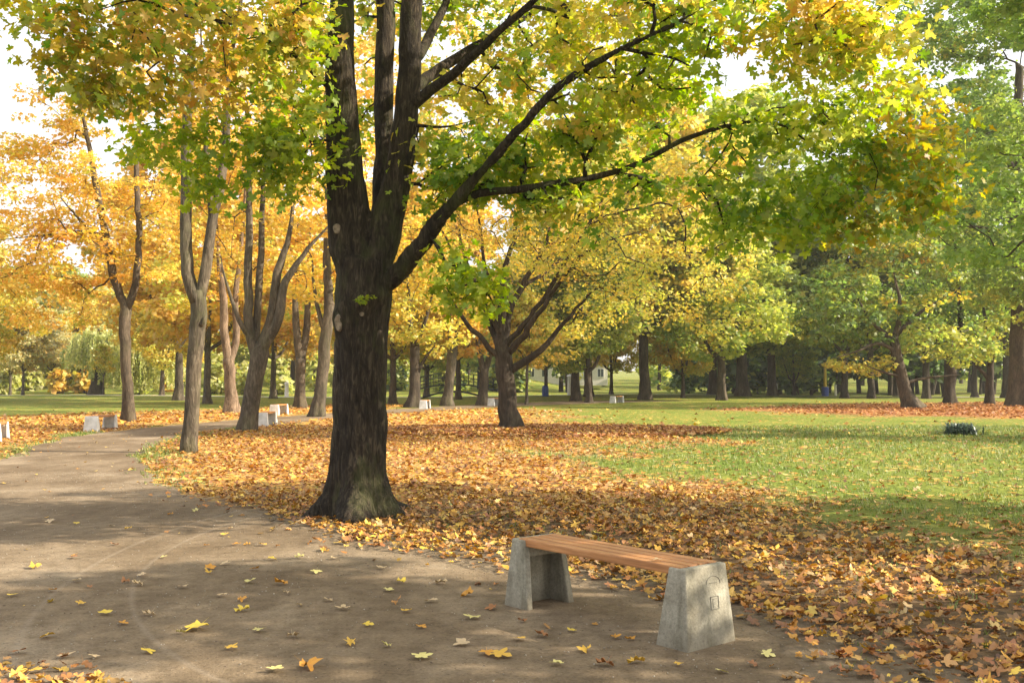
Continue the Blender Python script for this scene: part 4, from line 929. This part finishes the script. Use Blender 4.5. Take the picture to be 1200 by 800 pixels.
Nn = rng.normal(0, .24, (n, 3)) * (.5 + L[:, None]); Nn[:, 2] = 1
z = .012 + rng.random(n) ** 1.5 * .04 * L + .012 * np.abs(Nn[:, 0])
pal = pick('litter', n, .16); g_ = rng.random(n) < .10; pal[g_] = pick('brown', int(g_.sum()))
# darker, older leaves towards the near right of the carpet
old = sstep(8.5, 5.2, y) * sstep(0, 3, x) * .5; k = rng.random(n) < old; pal[k] = pick('brown', int(k.sum()))
parts.append(leaf_arrays(np.stack([x, y, z], -1), Nn, rng.uniform(.04, .112, n), MAPLE + TORN + CURLED[:2], pal))
x, y = seg_scatter(14, 34, 150, .5, 3, litter_p); n = len(x); L = litter(x, y)
Nn = rng.normal(0, .4, (n, 3)); Nn[:, 2] = 1
parts.append(leaf_arrays(np.stack([x, y, .02 + .05 * rng.random(n) * L], -1), Nn, rng.uniform(.065, .12, n), STAR, pick(('litter', 'brown', .28), n, .2) * .9))
x, y = seg_scatter(34, 80, 20, .5, 4, lambda x, y: litter_p(x, y) * sstep(90, 40, y)); n = len(x)
Nn = rng.normal(0, .4, (n, 3)); Nn[:, 2] = 1; pl = pick('litter', n, .16); k = (sdist(LIT3, x, y) > -1.5); pl[k] = pick('brown', int(k.sum()))
parts.append(leaf_arrays(np.stack([x, y, .03 + .05 * rng.random(n)], -1), Nn, rng.uniform(.13, .22, n), STAR, pl))
# ring of red-brown leaves under the spreading maple
cx_, cy_ = G(640, 506)[:2]; n = 9000; a_ = rng.random(n) * 6.28; r_ = np.sqrt(rng.random(n)); x = cx_ + np.cos(a_) * r_ * 5.4; y = cy_ + np.sin(a_) * r_ * 3.6
k = on_path(x, y) < 0; x, y = x[k], y[k]; n = len(x); Nn = rng.normal(0, .4, (n, 3)); Nn[:, 2] = 1
parts.append(leaf_arrays(np.stack([x, y, .06 + .04 * rng.random(n)], -1), Nn, rng.uniform(.11, .18, n), STAR, pick(('brown', 'litter', .35), n)))
# crumbs scattered on the path
x, y = seg_scatter(4.2, 30, 2.4, .5, 1, lambda x, y: (on_path(x, y) > .15) * np.where(y < 13, .30, 1.)); n = len(x)
Nn = rng.normal(0, .22, (n, 3)); Nn[:, 2] = 1
parts.append(leaf_arrays(np.stack([x, y, np.full(n, .02)], -1), Nn, rng.uniform(.02, .08, n), MAPLE + TORN, pick('path', n)))
fl = link('fallen_leaves', leaf_mesh('fallen_leaves', parts), M_FALLEN); tag(fl, 'orange and yellow fallen leaves carpeting the lawn and path edge', 'fallen leaves', kind='stuff')

# grit and crumbs on the path
OCT = (np.array([(1, 0, 0), (-.9, .2, 0), (0, 1, .1), (.1, -.8, 0), (0, 0, .7), (.1, .1, -.5)], float), np.array([(0, 2, 4), (2, 1, 4), (1, 3, 4), (3, 0, 4), (2, 0, 5), (1, 2, 5), (3, 1, 5), (0, 3, 5)]))
x, y = seg_scatter(4, 17, 170, .5, .6, lambda x, y: (on_path(x, y) > -.3) * (.35 + .65 * (wob2(x, y, 1.1, 6) > -.1))); n = len(x)
Nn = rng.normal(0, .3, (n, 3)); Nn[:, 2] = 1; gcol_ = np.array([(.30, .26, .20), (.16, .12, .085), (.42, .38, .31), (.22, .17, .12)])[rng.choice(4, n, p=[.4, .25, .12, .23])] * rng.uniform(.8, 1.2, (n, 1))
gv = link('gravel', leaf_mesh('gravel', [leaf_arrays(np.stack([x, y, np.full(n, .0075)], -1), Nn, .0022 + .006 * rng.random(n) ** 3 + .00012 * y, [OCT], gcol_)]), leaf_material('grit', .0, .02, .7, 1))
tag(gv, 'fine grit and small stones on the earth path', 'gravel', kind='stuff')

# grass
x, y = seg_scatter(4, 13, 130, .5, 2, lambda x, y: (on_path(x, y) < -.25 - .3 * rng.random(len(x))) * np.clip(1.05 - litter(x, y) * .85, 0, 1) * (.5 + .5 * wob2(x, y, .9, 1)))
x2, y2 = seg_scatter(13, 34, 42, .5, 2.5, lambda x, y: (on_path(x, y) < .04) * np.clip(1.05 - litter(x, y) * .9, 0, 1) * .8)
# tufts along the left border of the path and inner bend
x3, y3 = seg_scatter(14, 30, 60, .5, 0, lambda x, y: (np.abs(on_path(x, y) + .25) < .35) * .8)
x = np.concatenate([x, x2, x3]); y = np.concatenate([y, y2, y3]); nt = len(x)
nb = 5; ang = rng.random((nt, nb)) * 6.28; bx = x[:, None] + rng.normal(0, .022, (nt, nb)); by = y[:, None] + rng.normal(0, .022, (nt, nb))
h = rng.uniform(.018, .055, (nt, nb)) * (1 + .02 * y[:, None]); ln_ = h * rng.uniform(.2, 1.0, (nt, nb)); w = .0028 + .00022 * y[:, None] + 0 * h
ca, sa = np.cos(ang), np.sin(ang)
v0 = np.stack([bx - sa * w, by + ca * w, 0 * h], -1); v1 = np.stack([bx + sa * w, by - ca * w, 0 * h], -1); v2 = np.stack([bx + ca * ln_, by + sa * ln_, h], -1)
V = np.stack([v0, v1, v2], 2).reshape(-1, 3); gc = np.array([(.135, .205, .032), (.20, .265, .05), (.28, .31, .09), (.34, .32, .15)])[rng.choice(4, nt * nb, p=[.35, .35, .2, .1])] * rng.uniform(.8, 1.2, (nt * nb, 1))
gme = np_mesh('grass', V, np.arange(len(V)), np.full(nt * nb, 3), np.repeat(gc, 3, 0))
gr_o = link('grass', gme, M_GRASS); tag(gr_o, 'short green lawn grass among the fallen leaves', 'grass', kind='stuff')

# single leaves lying on the bare path, each its own object
def single(px, py, size, tpl, rgb, name='fallen_leaf', rot=None, tilt=.12):
    p = G(px, py); tv, tf = tpl; size *= .74
    me = np_mesh('leaf', tv * size, tf.ravel(), np.full(len(tf), 3), np.tile(np.array(rgb) , (len(tv), 1)))
    o = link(name, me, M_FALLEN); o.location = (p[0], p[1], .006 + .012 + size * .07); o.rotation_euler = (random.uniform(-tilt, tilt), random.uniform(-tilt, tilt), random.uniform(0, 6.28) if rot is None else rot); return o
YL, GOc, OR, BR, TAN, PLc = (.74, .54, .08), (.68, .42, .07), (.62, .30, .05), (.34, .15, .06), (.56, .42, .25), (.66, .58, .22)
big = [(233, 738, .25, MAPLE[1], YL, 'large golden maple leaf lying open on the path at lower left, biggest of all'),
       (124, 721, .15, MAPLE[2], YL, 'bright yellow maple leaf alone on the path left of the biggest leaf'),
       (583, 771, .19, MAPLE[0], GOc, 'golden maple leaf at the bottom middle of the path'),
       (571, 768, .15, MAPLE[3], OR, 'orange leaf touching the golden leaf at the bottom middle'),
       (655, 781, .13, MAPLE[4], PLc, 'pale yellow-green leaf on the path below the bench'),
       (711, 781, .15, CURLED[1], BR, 'brown curled leaf on the path below the bench, left of the near support'),
       (795, 781, .08, MAPLE[1], GOc, 'small yellow leaf just in front of the near bench support'),
       (360, 784, .20, CURLED[0], OR, 'rust-orange leaf curled upright at the bottom edge of the path'),
       (325, 788, .15, MAPLE[2], PLc, 'pale yellow leaf at the bottom edge beside the curled rust one'),
       (343, 748, .13, CURLED[2], TAN, 'buff curled leaf right of the biggest golden leaf'),
       (670, 742, .09, MAPLE[0], YL, 'small yellow leaf under the middle of the bench'),
       (555, 727, .17, MAPLE[1], PLc, 'yellow leaf pointing up beside the path before the far bench support'),
       (494, 774, .17, MAPLE[3], PLc, 'pale star-shaped leaf at the bottom centre of the path'),
       (636, 747, .14, CURLED[3], BR, 'dark brown shrivelled leaf left of the shaded patch under the bench'),
       (176, 722, .13, CURLED[1], TAN, 'folded greyish-tan leaf beside the bright yellow leaf'),
       (15, 700, .11, MAPLE[0], YL, 'small yellow leaf at the left edge of the near path')]
for a in big:
    o = single(*a[:5]); tag(o, a[5], 'leaf')
rest = [(150, 684), (163, 687), (166, 676), (250, 667), (258, 700), (285, 718), (112, 772), (98, 710), (62, 694), (40, 667), (88, 683), (215, 690), (244, 673), (261, 663), (300, 669), (330, 686), (338, 697), (320, 657),
        (283, 705), (294, 684), (210, 744), (60, 748), (140, 733), (385, 706), (400, 716), (452, 694), (470, 684), (430, 735), (412, 757), (455, 760), (490, 737), (505, 707), (520, 685), (373, 672), (392, 656), (350, 655), (240, 641), (262, 628),
        (190, 655), (132, 640), (150, 621), (90, 615), (86, 655), (57, 612), (200, 604), (230, 600), (275, 640), (310, 640), (445, 668), (478, 719), (545, 757), (610, 752), (690, 765), (745, 778), (20, 767), (75, 772), (170, 766), (270, 762), (305, 741), (35, 790), (545, 700), (576, 715), (610, 730), (718, 750), (738, 752), (840, 790), (880, 782), (895, 770)]
grp = {0: (YL, 'small yellow leaf lying singly on the bare path'), 1: (GOc, 'small golden-ochre leaf lying singly on the bare path'), 2: (OR, 'small orange leaf lying singly on the bare path'), 3: (BR, 'small brown leaf lying singly on the bare path'), 4: (TAN, 'small dry tan leaf lying singly on the bare path'), 5: (PLc, 'small pale yellow-green leaf lying singly on the bare path')}
for i, (px, py) in enumerate(rest):
    k = random.choice([0, 1, 1, 2, 3, 4, 4, 5]); o = single(px + random.uniform(-3, 3), py, random.uniform(.09, .16), random.choice(MAPLE + CURLED), grp[k][0], tilt=.25)
    tag(o, grp[k][1], 'leaf', grp[k][1].replace('small ', '').replace('leaf', 'leaves'))

# ================================================================= benches
m, t, out = newmat('concrete'); oc = coords(t)
a1 = tex(t, 6, 6, .65, oc); a2 = tex(t, 60, 4, .7, oc); a3 = tex(t, 5, 4, .6, coords(t, (1.5, 1.5, .3)), dist=.5)
r1 = ramp(t, [(.3, (.19, .170, .125)), (.55, (.32, .298, .232)), (.75, (.42, .395, .32))], a1.outputs[0])
r2 = ramp(t, [(.3, (.72, .72, .72)), (.5, (1, 1, 1)), (.7, (1.15, 1.15, 1.15))], a2.outputs[0])
r3 = ramp(t, [(.36, (.34, .34, .27)), (.54, (1, 1, 1))], a3.outputs[0])
cc = mixc(t, 1, r1.outputs[0], r2.outputs[0], 'MULTIPLY'); cc = mixc(t, .55, cc, mixc(t, 1, cc, r3.outputs[0], 'MULTIPLY'))
tcg = N(t, 'ShaderNodeTexCoord'); sz = N(t, 'ShaderNodeSeparateXYZ'); t.links.new(tcg.outputs['Object'], sz.inputs[0])
mrz = N(t, 'ShaderNodeMapRange'); t.links.new(sz.outputs[2], mrz.inputs[0]); mrz.inputs[1].default_value = .0; mrz.inputs[2].default_value = .14; mrz.inputs[3].default_value = .75; mrz.inputs[4].default_value = 0
nd = N(t, 'ShaderNodeMath', operation='MULTIPLY'); t.links.new(mrz.outputs[0], nd.inputs[0]); t.links.new(a1.outputs[0], nd.inputs[1])
cc = mixc(t, nd.outputs[0], cc, (.15, .115, .075))
b = N(t, 'ShaderNodeBsdfPrincipled'); t.links.new(cc, b.inputs['Base Color']); b.inputs['Roughness'].default_value = .85; b.inputs['Specular IOR Level'].default_value = .3
bp = N(t, 'ShaderNodeBump'); bp.inputs['Strength'].default_value = .5; bp.inputs['Distance'].default_value = .01; t.links.new(a2.outputs[0], bp.inputs['Height']); t.links.new(bp.outputs[0], b.inputs['Normal'])
t.links.new(b.outputs[0], out.inputs[0]); M_CONC = m
m, t, out = newmat('white_painted_concrete'); oc = coords(t); a1 = tex(t, 4, 5, .6, oc)
r1 = ramp(t, [(.3, (.42, .42, .39)), (.6, (.68, .68, .66))], a1.outputs[0]); b = N(t, 'ShaderNodeBsdfPrincipled'); t.links.new(r1.outputs[0], b.inputs['Base Color']); b.inputs['Roughness'].default_value = .8; t.links.new(b.outputs[0], out.inputs[0]); M_WCONC = m
m, t, out = newmat('varnished_wood'); a1 = tex(t, 14, 6, .6, coords(t, (.12, 1.6, 1.6)), dist=.6); a2 = tex(t, 70, 4, .7, coords(t, (.05, 1, 1)))
r1 = ramp(t, [(.3, (.30, .125, .045)), (.55, (.46, .21, .075)), (.75, (.56, .29, .12))], a1.outputs[0]); r2 = ramp(t, [(.35, (.78, .76, .74)), (.6, (1.1, 1.1, 1.1))], a2.outputs[0])
cc = mixc(t, 1, r1.outputs[0], r2.outputs[0], 'MULTIPLY'); b = N(t, 'ShaderNodeBsdfPrincipled'); t.links.new(cc, b.inputs['Base Color']); b.inputs['Roughness'].default_value = .5
bp = N(t, 'ShaderNodeBump'); bp.inputs['Strength'].default_value = .3; bp.inputs['Distance'].default_value = .004; t.links.new(a2.outputs[0], bp.inputs['Height']); t.links.new(bp.outputs[0], b.inputs['Normal'])
t.links.new(b.outputs[0], out.inputs[0]); M_WOOD = m
def plain(name, rgb, rough=.6, metal=0.):
    m, t, out = newmat(name); nz = tex(t, 8, 4, .6, coords(t)); r_ = ramp(t, [(.3, tuple(c * .8 for c in rgb)), (.7, tuple(min(1, c * 1.12) for c in rgb))], nz.outputs[0])
    b = N(t, 'ShaderNodeBsdfPrincipled'); t.links.new(r_.outputs[0], b.inputs['Base Color']); b.inputs['Roughness'].default_value = rough; b.inputs['Metallic'].default_value = metal; t.links.new(b.outputs[0], out.inputs[0]); return m
M_ENGR = plain('engraved_edge', (.19, .178, .145), .9); M_STEEL = plain('dark_steel', (.05, .055, .06), .5, .6)

def make_bench(conc, L=1.60, full=True):
    """local x along the bench, y across (path side at y=0), origin at the outer near corner; near end at x=0, bench runs to +x=L"""
    root = empty('park_bench', (0, 0, 0)); H = .45; Wb, Wt = .43, .36; yi = (Wb - Wt) / 2; Tb, Tt = .245, .125
    for s in (0, 1):
        bm = bmesh.new()
        fx = (lambda v: v) if s == 0 else (lambda v: L - v)
        o_b, o_t = 0.0, .045; i_b, i_t = Tb, o_t + Tt      # outer and inner face x at bottom and top
        wth = .05
        def hx(pts, bev=.008):
            add_hexa(bm, [(fx(p[0]), p[1], p[2]) for p in pts], bev)
        # outer slab
        hx([(o_b, 0, -.02), (o_b + wth, 0, -.02), (o_b + wth, Wb, -.02), (o_b, Wb, -.02), (o_t, yi, H), (o_t + wth, yi, H), (o_t + wth, Wb - yi, H), (o_t, Wb - yi, H)], .012)
        # side cheeks
        for side in (0, 1):
            y0b = 0.002 if side == 0 else Wb - wth - .002; y0t = yi + .002 if side == 0 else Wb - yi - wth - .002
            hx([(o_b + wth - .01, y0b, -.02), (i_b, y0b, -.02), (i_b, y0b + wth, -.02), (o_b + wth - .01, y0b + wth, -.02),
                (o_t + wth - .01, y0t, H - .003), (i_t, y0t, H - .003), (i_t, y0t + wth, H - .003), (o_t + wth - .01, y0t + wth, H - .003)], .010)
        # head beam
        hx([(o_t + wth - .012, yi + wth - .01, H - .115), (i_t - .004, yi + wth - .01, H - .115), (i_t - .004, Wb - yi - wth + .01, H - .115), (o_t + wth - .012, Wb - yi - wth + .01, H - .115),
            (o_t + wth - .012, yi + wth - .01, H - .046), (i_t - .004, yi + wth - .01, H - .046), (i_t - .004, Wb - yi - wth + .01, H - .046), (o_t + wth - .012, Wb - yi - wth + .01, H - .046)], .004)
        if s == 1: bmesh.ops.reverse_faces(bm, faces=bm.faces)
        bmesh.ops.recalc_face_normals(bm, faces=bm.faces)
        sup = bm_obj('support', bm, conc, root)
        if full:
            # stamped mark: an arch above a square, sunk lines shown as fine dark ridges following the slanted outer face
            def fp(yy, zz): return Vector((fx(o_b + (o_t - o_b) * (zz + .02) / (H + .02) - .0015), yy, zz))
            cy = Wb * .615
            def strip(pts, w, nm):
                bm = bmesh.new()
                for a, b2 in zip(pts[:-1], pts[1:]): add_cyl(bm, fp(*a), fp(*b2), w, w, 6)
                bm_obj(nm, bm, M_ENGR, sup)
            arc = [(cy + .062 * math.cos(q) * 1.0, .345 + .045 * math.sin(q)) for q in np.linspace(0, math.pi, 13)]
            strip(arc, .0018, 'stamped_arch'); strip([(cy - .035, .352), (cy + .035, .352)], .0018, 'stamped_bar')
            sq = [(cy - .034, .205), (cy - .034, .275), (cy + .034, .275), (cy + .034, .205), (cy - .034, .205)]
            strip(sq, .0026, 'stamped_square')
            strip([(cy - .015, .215), (cy - .015, .262), (cy + .022, .262)], .0015, 'stamped_hook')
    # seat boards
    x0, x1 = .045 + .052, L - .045 - .052; nb = 4; w = (Wt - .02) / nb
    for k in range(nb):
        bm = bmesh.new(); yc = yi + .008 + w * (k + .5); th = .05
        add_box(bm, ((x0 + x1) / 2, yc, H - .001 - th / 2 + .006), (x1 - x0, w - .013, th), 0, .007)
        bm_obj('seat_board', bm, M_WOOD, root)
    for ch in root.children_recursive:
        ch.data.transform(__import__('mathutils').Matrix.Scale(-1, 4, (0, 1, 0))); ch.data.flip_normals()
    return root
bench = make_bench(M_CONC)
ax = BENCH_F - BENCH_A; ang = math.atan2(ax[1], ax[0]); bl_ = float(np.hypot(*ax))
bench.location = (BENCH_A[0], BENCH_A[1], 0); bench.rotation_euler = (0, 0, ang)
sc_ = bl_ / 1.60; bench.scale = (sc_, 1, 1)
tag(bench, 'long wooden bench on two grey concrete blocks at the path edge, nearest to the viewer', 'bench')
bw = make_bench(M_WCONC, 1.6, False); first = True
for px, px2, py, lab in [(97, 139, 506, 'white-ended bench seen end-on left of the path, before the orange maple'),
                         (298, 326, 500, 'white-ended bench right behind the foot of the leaning five-stem maple'),
                         (315, 339, 486.5, 'pale bench farther along the path, behind the other white one'),
                         (-22, 13, 519, 'grey bench block cut by the left edge of the view'),
                         (491, 505, 479, 'far bench beside the dark short-trunked maple'),
                         (571, 586, 475.5, 'far white bench left of the spreading maple trunk'),
                         (714, 731, 472, 'farthest bench, out on the lawn right of the close pair of trunks')]:
    o = bw if first else copy_tree(bw); first = False
    p = G(px, py); best = None
    for th in range(40, 125):
        a_ = R(th); q = p[:2] + 1.6 * np.array([math.cos(a_), math.sin(a_)]) + .41 * np.array([math.sin(a_), -math.cos(a_)]); e = abs(600 + 1200 * q[0] / q[1] - px2)
        if best is None or e < best[0]: best = (e, th)
    o.location = (p[0], p[1], .01); o.rotation_euler = (0, 0, R(best[1])); tag(o, lab, 'bench', 'white-ended benches along the path')

r0 = ray(770, 657); t0 = (CAM_H - .458) / -r0[2]; me = np_mesh('leaf', MAPLE[2][0] * .075, MAPLE[2][1].ravel(), np.full(len(MAPLE[2][1]), 3), np.tile(np.array(TAN), (len(MAPLE[2][0]), 1)))
o = link('fallen_leaf', me, M_FALLEN); o.location = (r0[0] * t0, r0[1] * t0, .467); tag(o, 'small dry leaf lying on the wooden seat of the nearest bench', 'leaf')
# ================================================================= bush, posts, barrel
def bush():
    p = G(1125, 509); d = p[1]; root = empty('spiky_bush', (p[0], p[1], 0)); tag(root, 'low dark blue-green tuft of arching leaves alone on the right lawn', 'bush')
    V, F, Cc = [], [], []; b_ = 0
    for i in range(420):
        a_ = rng.random() * 6.28; el = rng.uniform(.15, 1.5); L = rng.uniform(.38, .6); w = rng.uniform(.016, .028); off = rng.normal(0, .15, 2); seg = 5
        pts = []
        for k in range(seg + 1):
            t_ = k / seg; rr = L * t_ * math.cos(el) + .12 * t_ * t_; zz = L * t_ * math.sin(el) * (1.15 - .75 * t_ * t_ * .8)
            pts.append((off[0] + math.cos(a_) * rr, off[1] + math.sin(a_) * rr, max(.0, zz)))
        for k, q in enumerate(pts):
            ww = w * (1 - (k / seg) ** 2 * .9); V += [(q[0] - math.sin(a_) * ww, q[1] + math.cos(a_) * ww, q[2]), (q[0] + math.sin(a_) * ww, q[1] - math.cos(a_) * ww, q[2])]
        for k in range(seg): F.append((b_ + 2 * k, b_ + 2 * k + 1, b_ + 2 * k + 3, b_ + 2 * k + 2))
        c_ = np.array([(.035, .07, .055), (.06, .10, .075), (.10, .15, .11)])[rng.integers(0, 3)]; Cc += [c_] * (2 * seg + 2); b_ += 2 * seg + 2
    link('leaves', np_mesh('leaves', np.array(V), np.array(F), np.full(len(F), 4), np.array(Cc)), leaf_material('strap_leaf', .1, .12, .35, 1), root)
bush()
M_YEL = plain('yellow_paint', (.80, .55, .04), .5); M_BLUE = plain('blue_plastic', (.03, .09, .42), .45); M_WHITE = plain('white_paint', (.78, .77, .74), .6)
p = P(967, 457, 104); gz = float(terrain(p[0], 104)); r_ = empty('yellow_post', (p[0], 104, gz)); tag(r_, 'tall yellow post with a blue padded foot at the far edge of the right lawn', 'post')
bm = bmesh.new(); add_cyl(bm, (0, 0, 0), (0, 0, 3.4), .17, .13, 12); bm_obj('pole', bm, M_YEL, r_, False)
bm = bmesh.new(); add_cyl(bm, (0, 0, 0), (0, 0, .85), .36, .36, 14); add_cyl(bm, (0, 0, .85), (0, 0, .93), .36, .24, 14); bm_obj('pad', bm, M_BLUE, r_, False)
def barrel(px, d, lab):
    p = P(px, 446, d); gz = float(terrain(p[0], d)); r_ = empty('barrel', (p[0], d, gz)); tag(r_, lab, 'barrel')
    bm = bmesh.new(); prof = [(0, .26), (.05, .30), (.30, .31), (.33, .33), (.36, .31), (.62, .31), (.65, .33), (.68, .31), (.9, .29), (.93, .25)]
    for (z0, r0), (z1, r1) in zip(prof[:-1], prof[1:]): add_cyl(bm, (0, 0, z0), (0, 0, z1), r0, r1, 16)
    bm_obj('body', bm, M_BLUE, r_); bm = bmesh.new(); add_cyl(bm, (0, 0, .93), (0, 0, 1.0), .27, .24, 16); bm_obj('lid', bm, M_BLUE, r_)
barrel(639, 96, 'blue barrel beyond the lawn between the sapling and the close pair of trunks')
def post(px, d, h, w, lab):
    p = P(px, 446, d); gz = float(terrain(p[0], d)); r_ = empty('marker_post', (p[0], d, gz)); tag(r_, lab, 'post', 'white marker posts')
    bm = bmesh.new(); add_cyl(bm, (0, 0, 0), (0, 0, h * .86), w, w * .85, 10); bm_obj('shaft', bm, M_WHITE, r_); bm = bmesh.new(); add_cyl(bm, (0, 0, h * .86), (0, 0, h), w * 1.25, w * .5, 10); bm_obj('cap', bm, M_WHITE, r_)
post(909, 104, 1.25, .2, 'white post before the dark wood, between the bare grey trunk and the yellow post')
post(211, 98, 1.3, .24, 'white post at the lawn edge just left of the slim grey forked trunk')
post(336, 98, 1.5, .2, 'white post left of the brown forked trunk, far lawn edge')
post(979, 108, 1.2, .13, 'short grey-white post right of the yellow post')
post(668, 106, 2.2, .3, 'tall white pillar behind the close pair of trunks')

# ================================================================= footbridge
def bridge():
    d = 92; p0 = P(486, 446, d); p1 = P(578, 446, d); x0, x1 = p0[0], p1[0]; Lb = x1 - x0; gz = float(terrain((x0 + x1) / 2, d))
    r_ = empty('footbridge', ((x0 + x1) / 2, d, gz)); tag(r_, 'arched dark footbridge with railings beyond the lawn, behind the lit trunks', 'footbridge')
    def arch(u, h, b0=0): return b0 + h * (1 - (2 * u - 1) ** 2)
    W_ = 1.8
    bm = bmesh.new()
    for i in range(16):
        u0, u1 = i / 16, (i + 1) / 16; xa, xb = (u0 - .5) * Lb, (u1 - .5) * Lb; za, zb = arch(u0, .55, .75), arch(u1, .55, .75)
        add_hexa(bm, [(xa, -W_ / 2, za - .12), (xb, -W_ / 2, zb - .12), (xb, W_ / 2, zb - .12), (xa, W_ / 2, za - .12), (xa, -W_ / 2, za), (xb, -W_ / 2, zb), (xb, W_ / 2, zb), (xa, W_ / 2, za)])
    bm_obj('deck', bm, M_STEEL, r_)
    for sy in (-1, 1):
        bm = bmesh.new()
        for i in range(16):
            u0, u1 = i / 16, (i + 1) / 16; add_cyl(bm, ((u0 - .5) * Lb, sy * .8, arch(u0, .95, -.35)), ((u1 - .5) * Lb, sy * .8, arch(u1, .95, -.35)), .07, .07, 6)
        bm_obj('arch_rib', bm, M_STEEL, r_)
        bm = bmesh.new()
        for i in range(17):
            u = i / 16; add_cyl(bm, ((u - .5) * Lb, sy * .88, arch(u, .55, .72)), ((u - .5) * Lb, sy * .88, arch(u, .55, 1.75)), .03, .03, 5)
            if i < 16:
                v = (i + 1) / 16
                for hh in (1.72, 1.35, 1.05): add_cyl(bm, ((u - .5) * Lb, sy * .88, arch(u, .55, hh)), ((v - .5) * Lb, sy * .88, arch(v, .55, hh)), .028, .028, 5)
        bm_obj('railing', bm, M_STEEL, r_)
bridge()
# low pale building far behind
def building():
    d = 150; x0 = P(598, 446, d)[0]; x1 = P(712, 446, d)[0]; gz = float(terrain((x0 + x1) / 2, d)); r_ = empty('low_building', ((x0 + x1) / 2, d, gz)); tag(r_, 'low pale pavilion with a row of windows far behind the orange trees', 'building')
    w = (x1 - x0) / 2; M_WALL = plain('render_wall', (.70, .66, .58), .85); M_ROOF = plain('roof_tile', (.24, .12, .07), .85); M_GL = plain('window_glass', (.06, .07, .08), .15)
    bm = bmesh.new(); add_box(bm, (0, 3, 1.5), (2 * w, 6, 3.2)); bm_obj('wall', bm, M_WALL, r_)
    bm = bmesh.new(); v = [bm.verts.new(q) for q in [(-w - .4, -.5, 3.1), (w + .4, -.5, 3.1), (w + .4, 6.5, 3.1), (-w - .4, 6.5, 3.1), (-w + 1.6, 3, 4.8), (w - 1.6, 3, 4.8)]]
    for f in [(0, 1, 5, 4), (2, 3, 4, 5), (1, 2, 5), (3, 0, 4), (3, 2, 1, 0)]: bm.faces.new([v[i] for i in f])
    bm_obj('roof', bm, M_ROOF, r_)
    for i in range(7):
        xx = -w + (i + .5) * 2 * w / 7; bm = bmesh.new(); add_box(bm, (xx, -.03, 1.75), (1.0, .1, 1.3)); f = bm_obj('window', bm, M_WHITE, r_)
        bm = bmesh.new(); add_box(bm, (xx - .23, -.09, 1.75), (.38, .04, 1.1)); add_box(bm, (xx + .23, -.09, 1.75), (.38, .04, 1.1)); bm_obj('pane', bm, M_GL, f)
building()
# far pale path along the foot of the wood
m, t, out = newmat('pale_gravel'); nz = tex(t, 2, 4, .6, coords(t)); r1 = ramp(t, [(.3, (.42, .38, .32)), (.7, (.58, .54, .47))], nz.outputs[0]); b = N(t, 'ShaderNodeBsdfPrincipled'); t.links.new(r1.outputs[0], b.inputs['Base Color']); b.inputs['Roughness'].default_value = .9; t.links.new(b.outputs[0], out.inputs[0])
def strip_path(name, pts, wd):
    bm = bmesh.new(); prev = None
    P2 = []
    for (a, b_) in zip(pts[:-1], pts[1:]):
        for j in range(12): P2.append((a[0] + (b_[0] - a[0]) * j / 12, a[1] + (b_[1] - a[1]) * j / 12))
    P2.append(pts[-1])
    for q in P2:
        rr = [bm.verts.new((q[0], q[1] + k * wd, float(terrain(q[0], q[1] + k * wd)) + .03)) for k in (-.5, 0, .5)]
        if prev:
            for k in range(2): bm.faces.new((prev[k], rr[k], rr[k + 1], prev[k + 1]))
        prev = rr
    tag(bm_obj(name, bm, m), kind='structure')
strip_path('far_path', [(-60, 99), (-20, 98), (0, 99), (10, 104), (30, 100), (60, 101)], 2.4)

# ================================================================= air
HAZE = 0.0004
if HAZE:
    bm = bmesh.new(); add_box(bm, (0, 250, 18), (760, 800, 44)); hz = bm_obj('haze', bm, None)
    m = bpy.data.materials.new('air'); m.use_nodes = True; t = m.node_tree; t.nodes.clear(); out = t.nodes.new('ShaderNodeOutputMaterial')
    pv = t.nodes.new('ShaderNodeVolumePrincipled'); pv.inputs['Color'].default_value = (.95, .93, .88, 1); pv.inputs['Density'].default_value = HAZE; pv.inputs['Anisotropy'].default_value = .2
    t.links.new(pv.outputs[0], out.inputs['Volume']); hz.data.materials.append(m); tag(hz, kind='stuff')
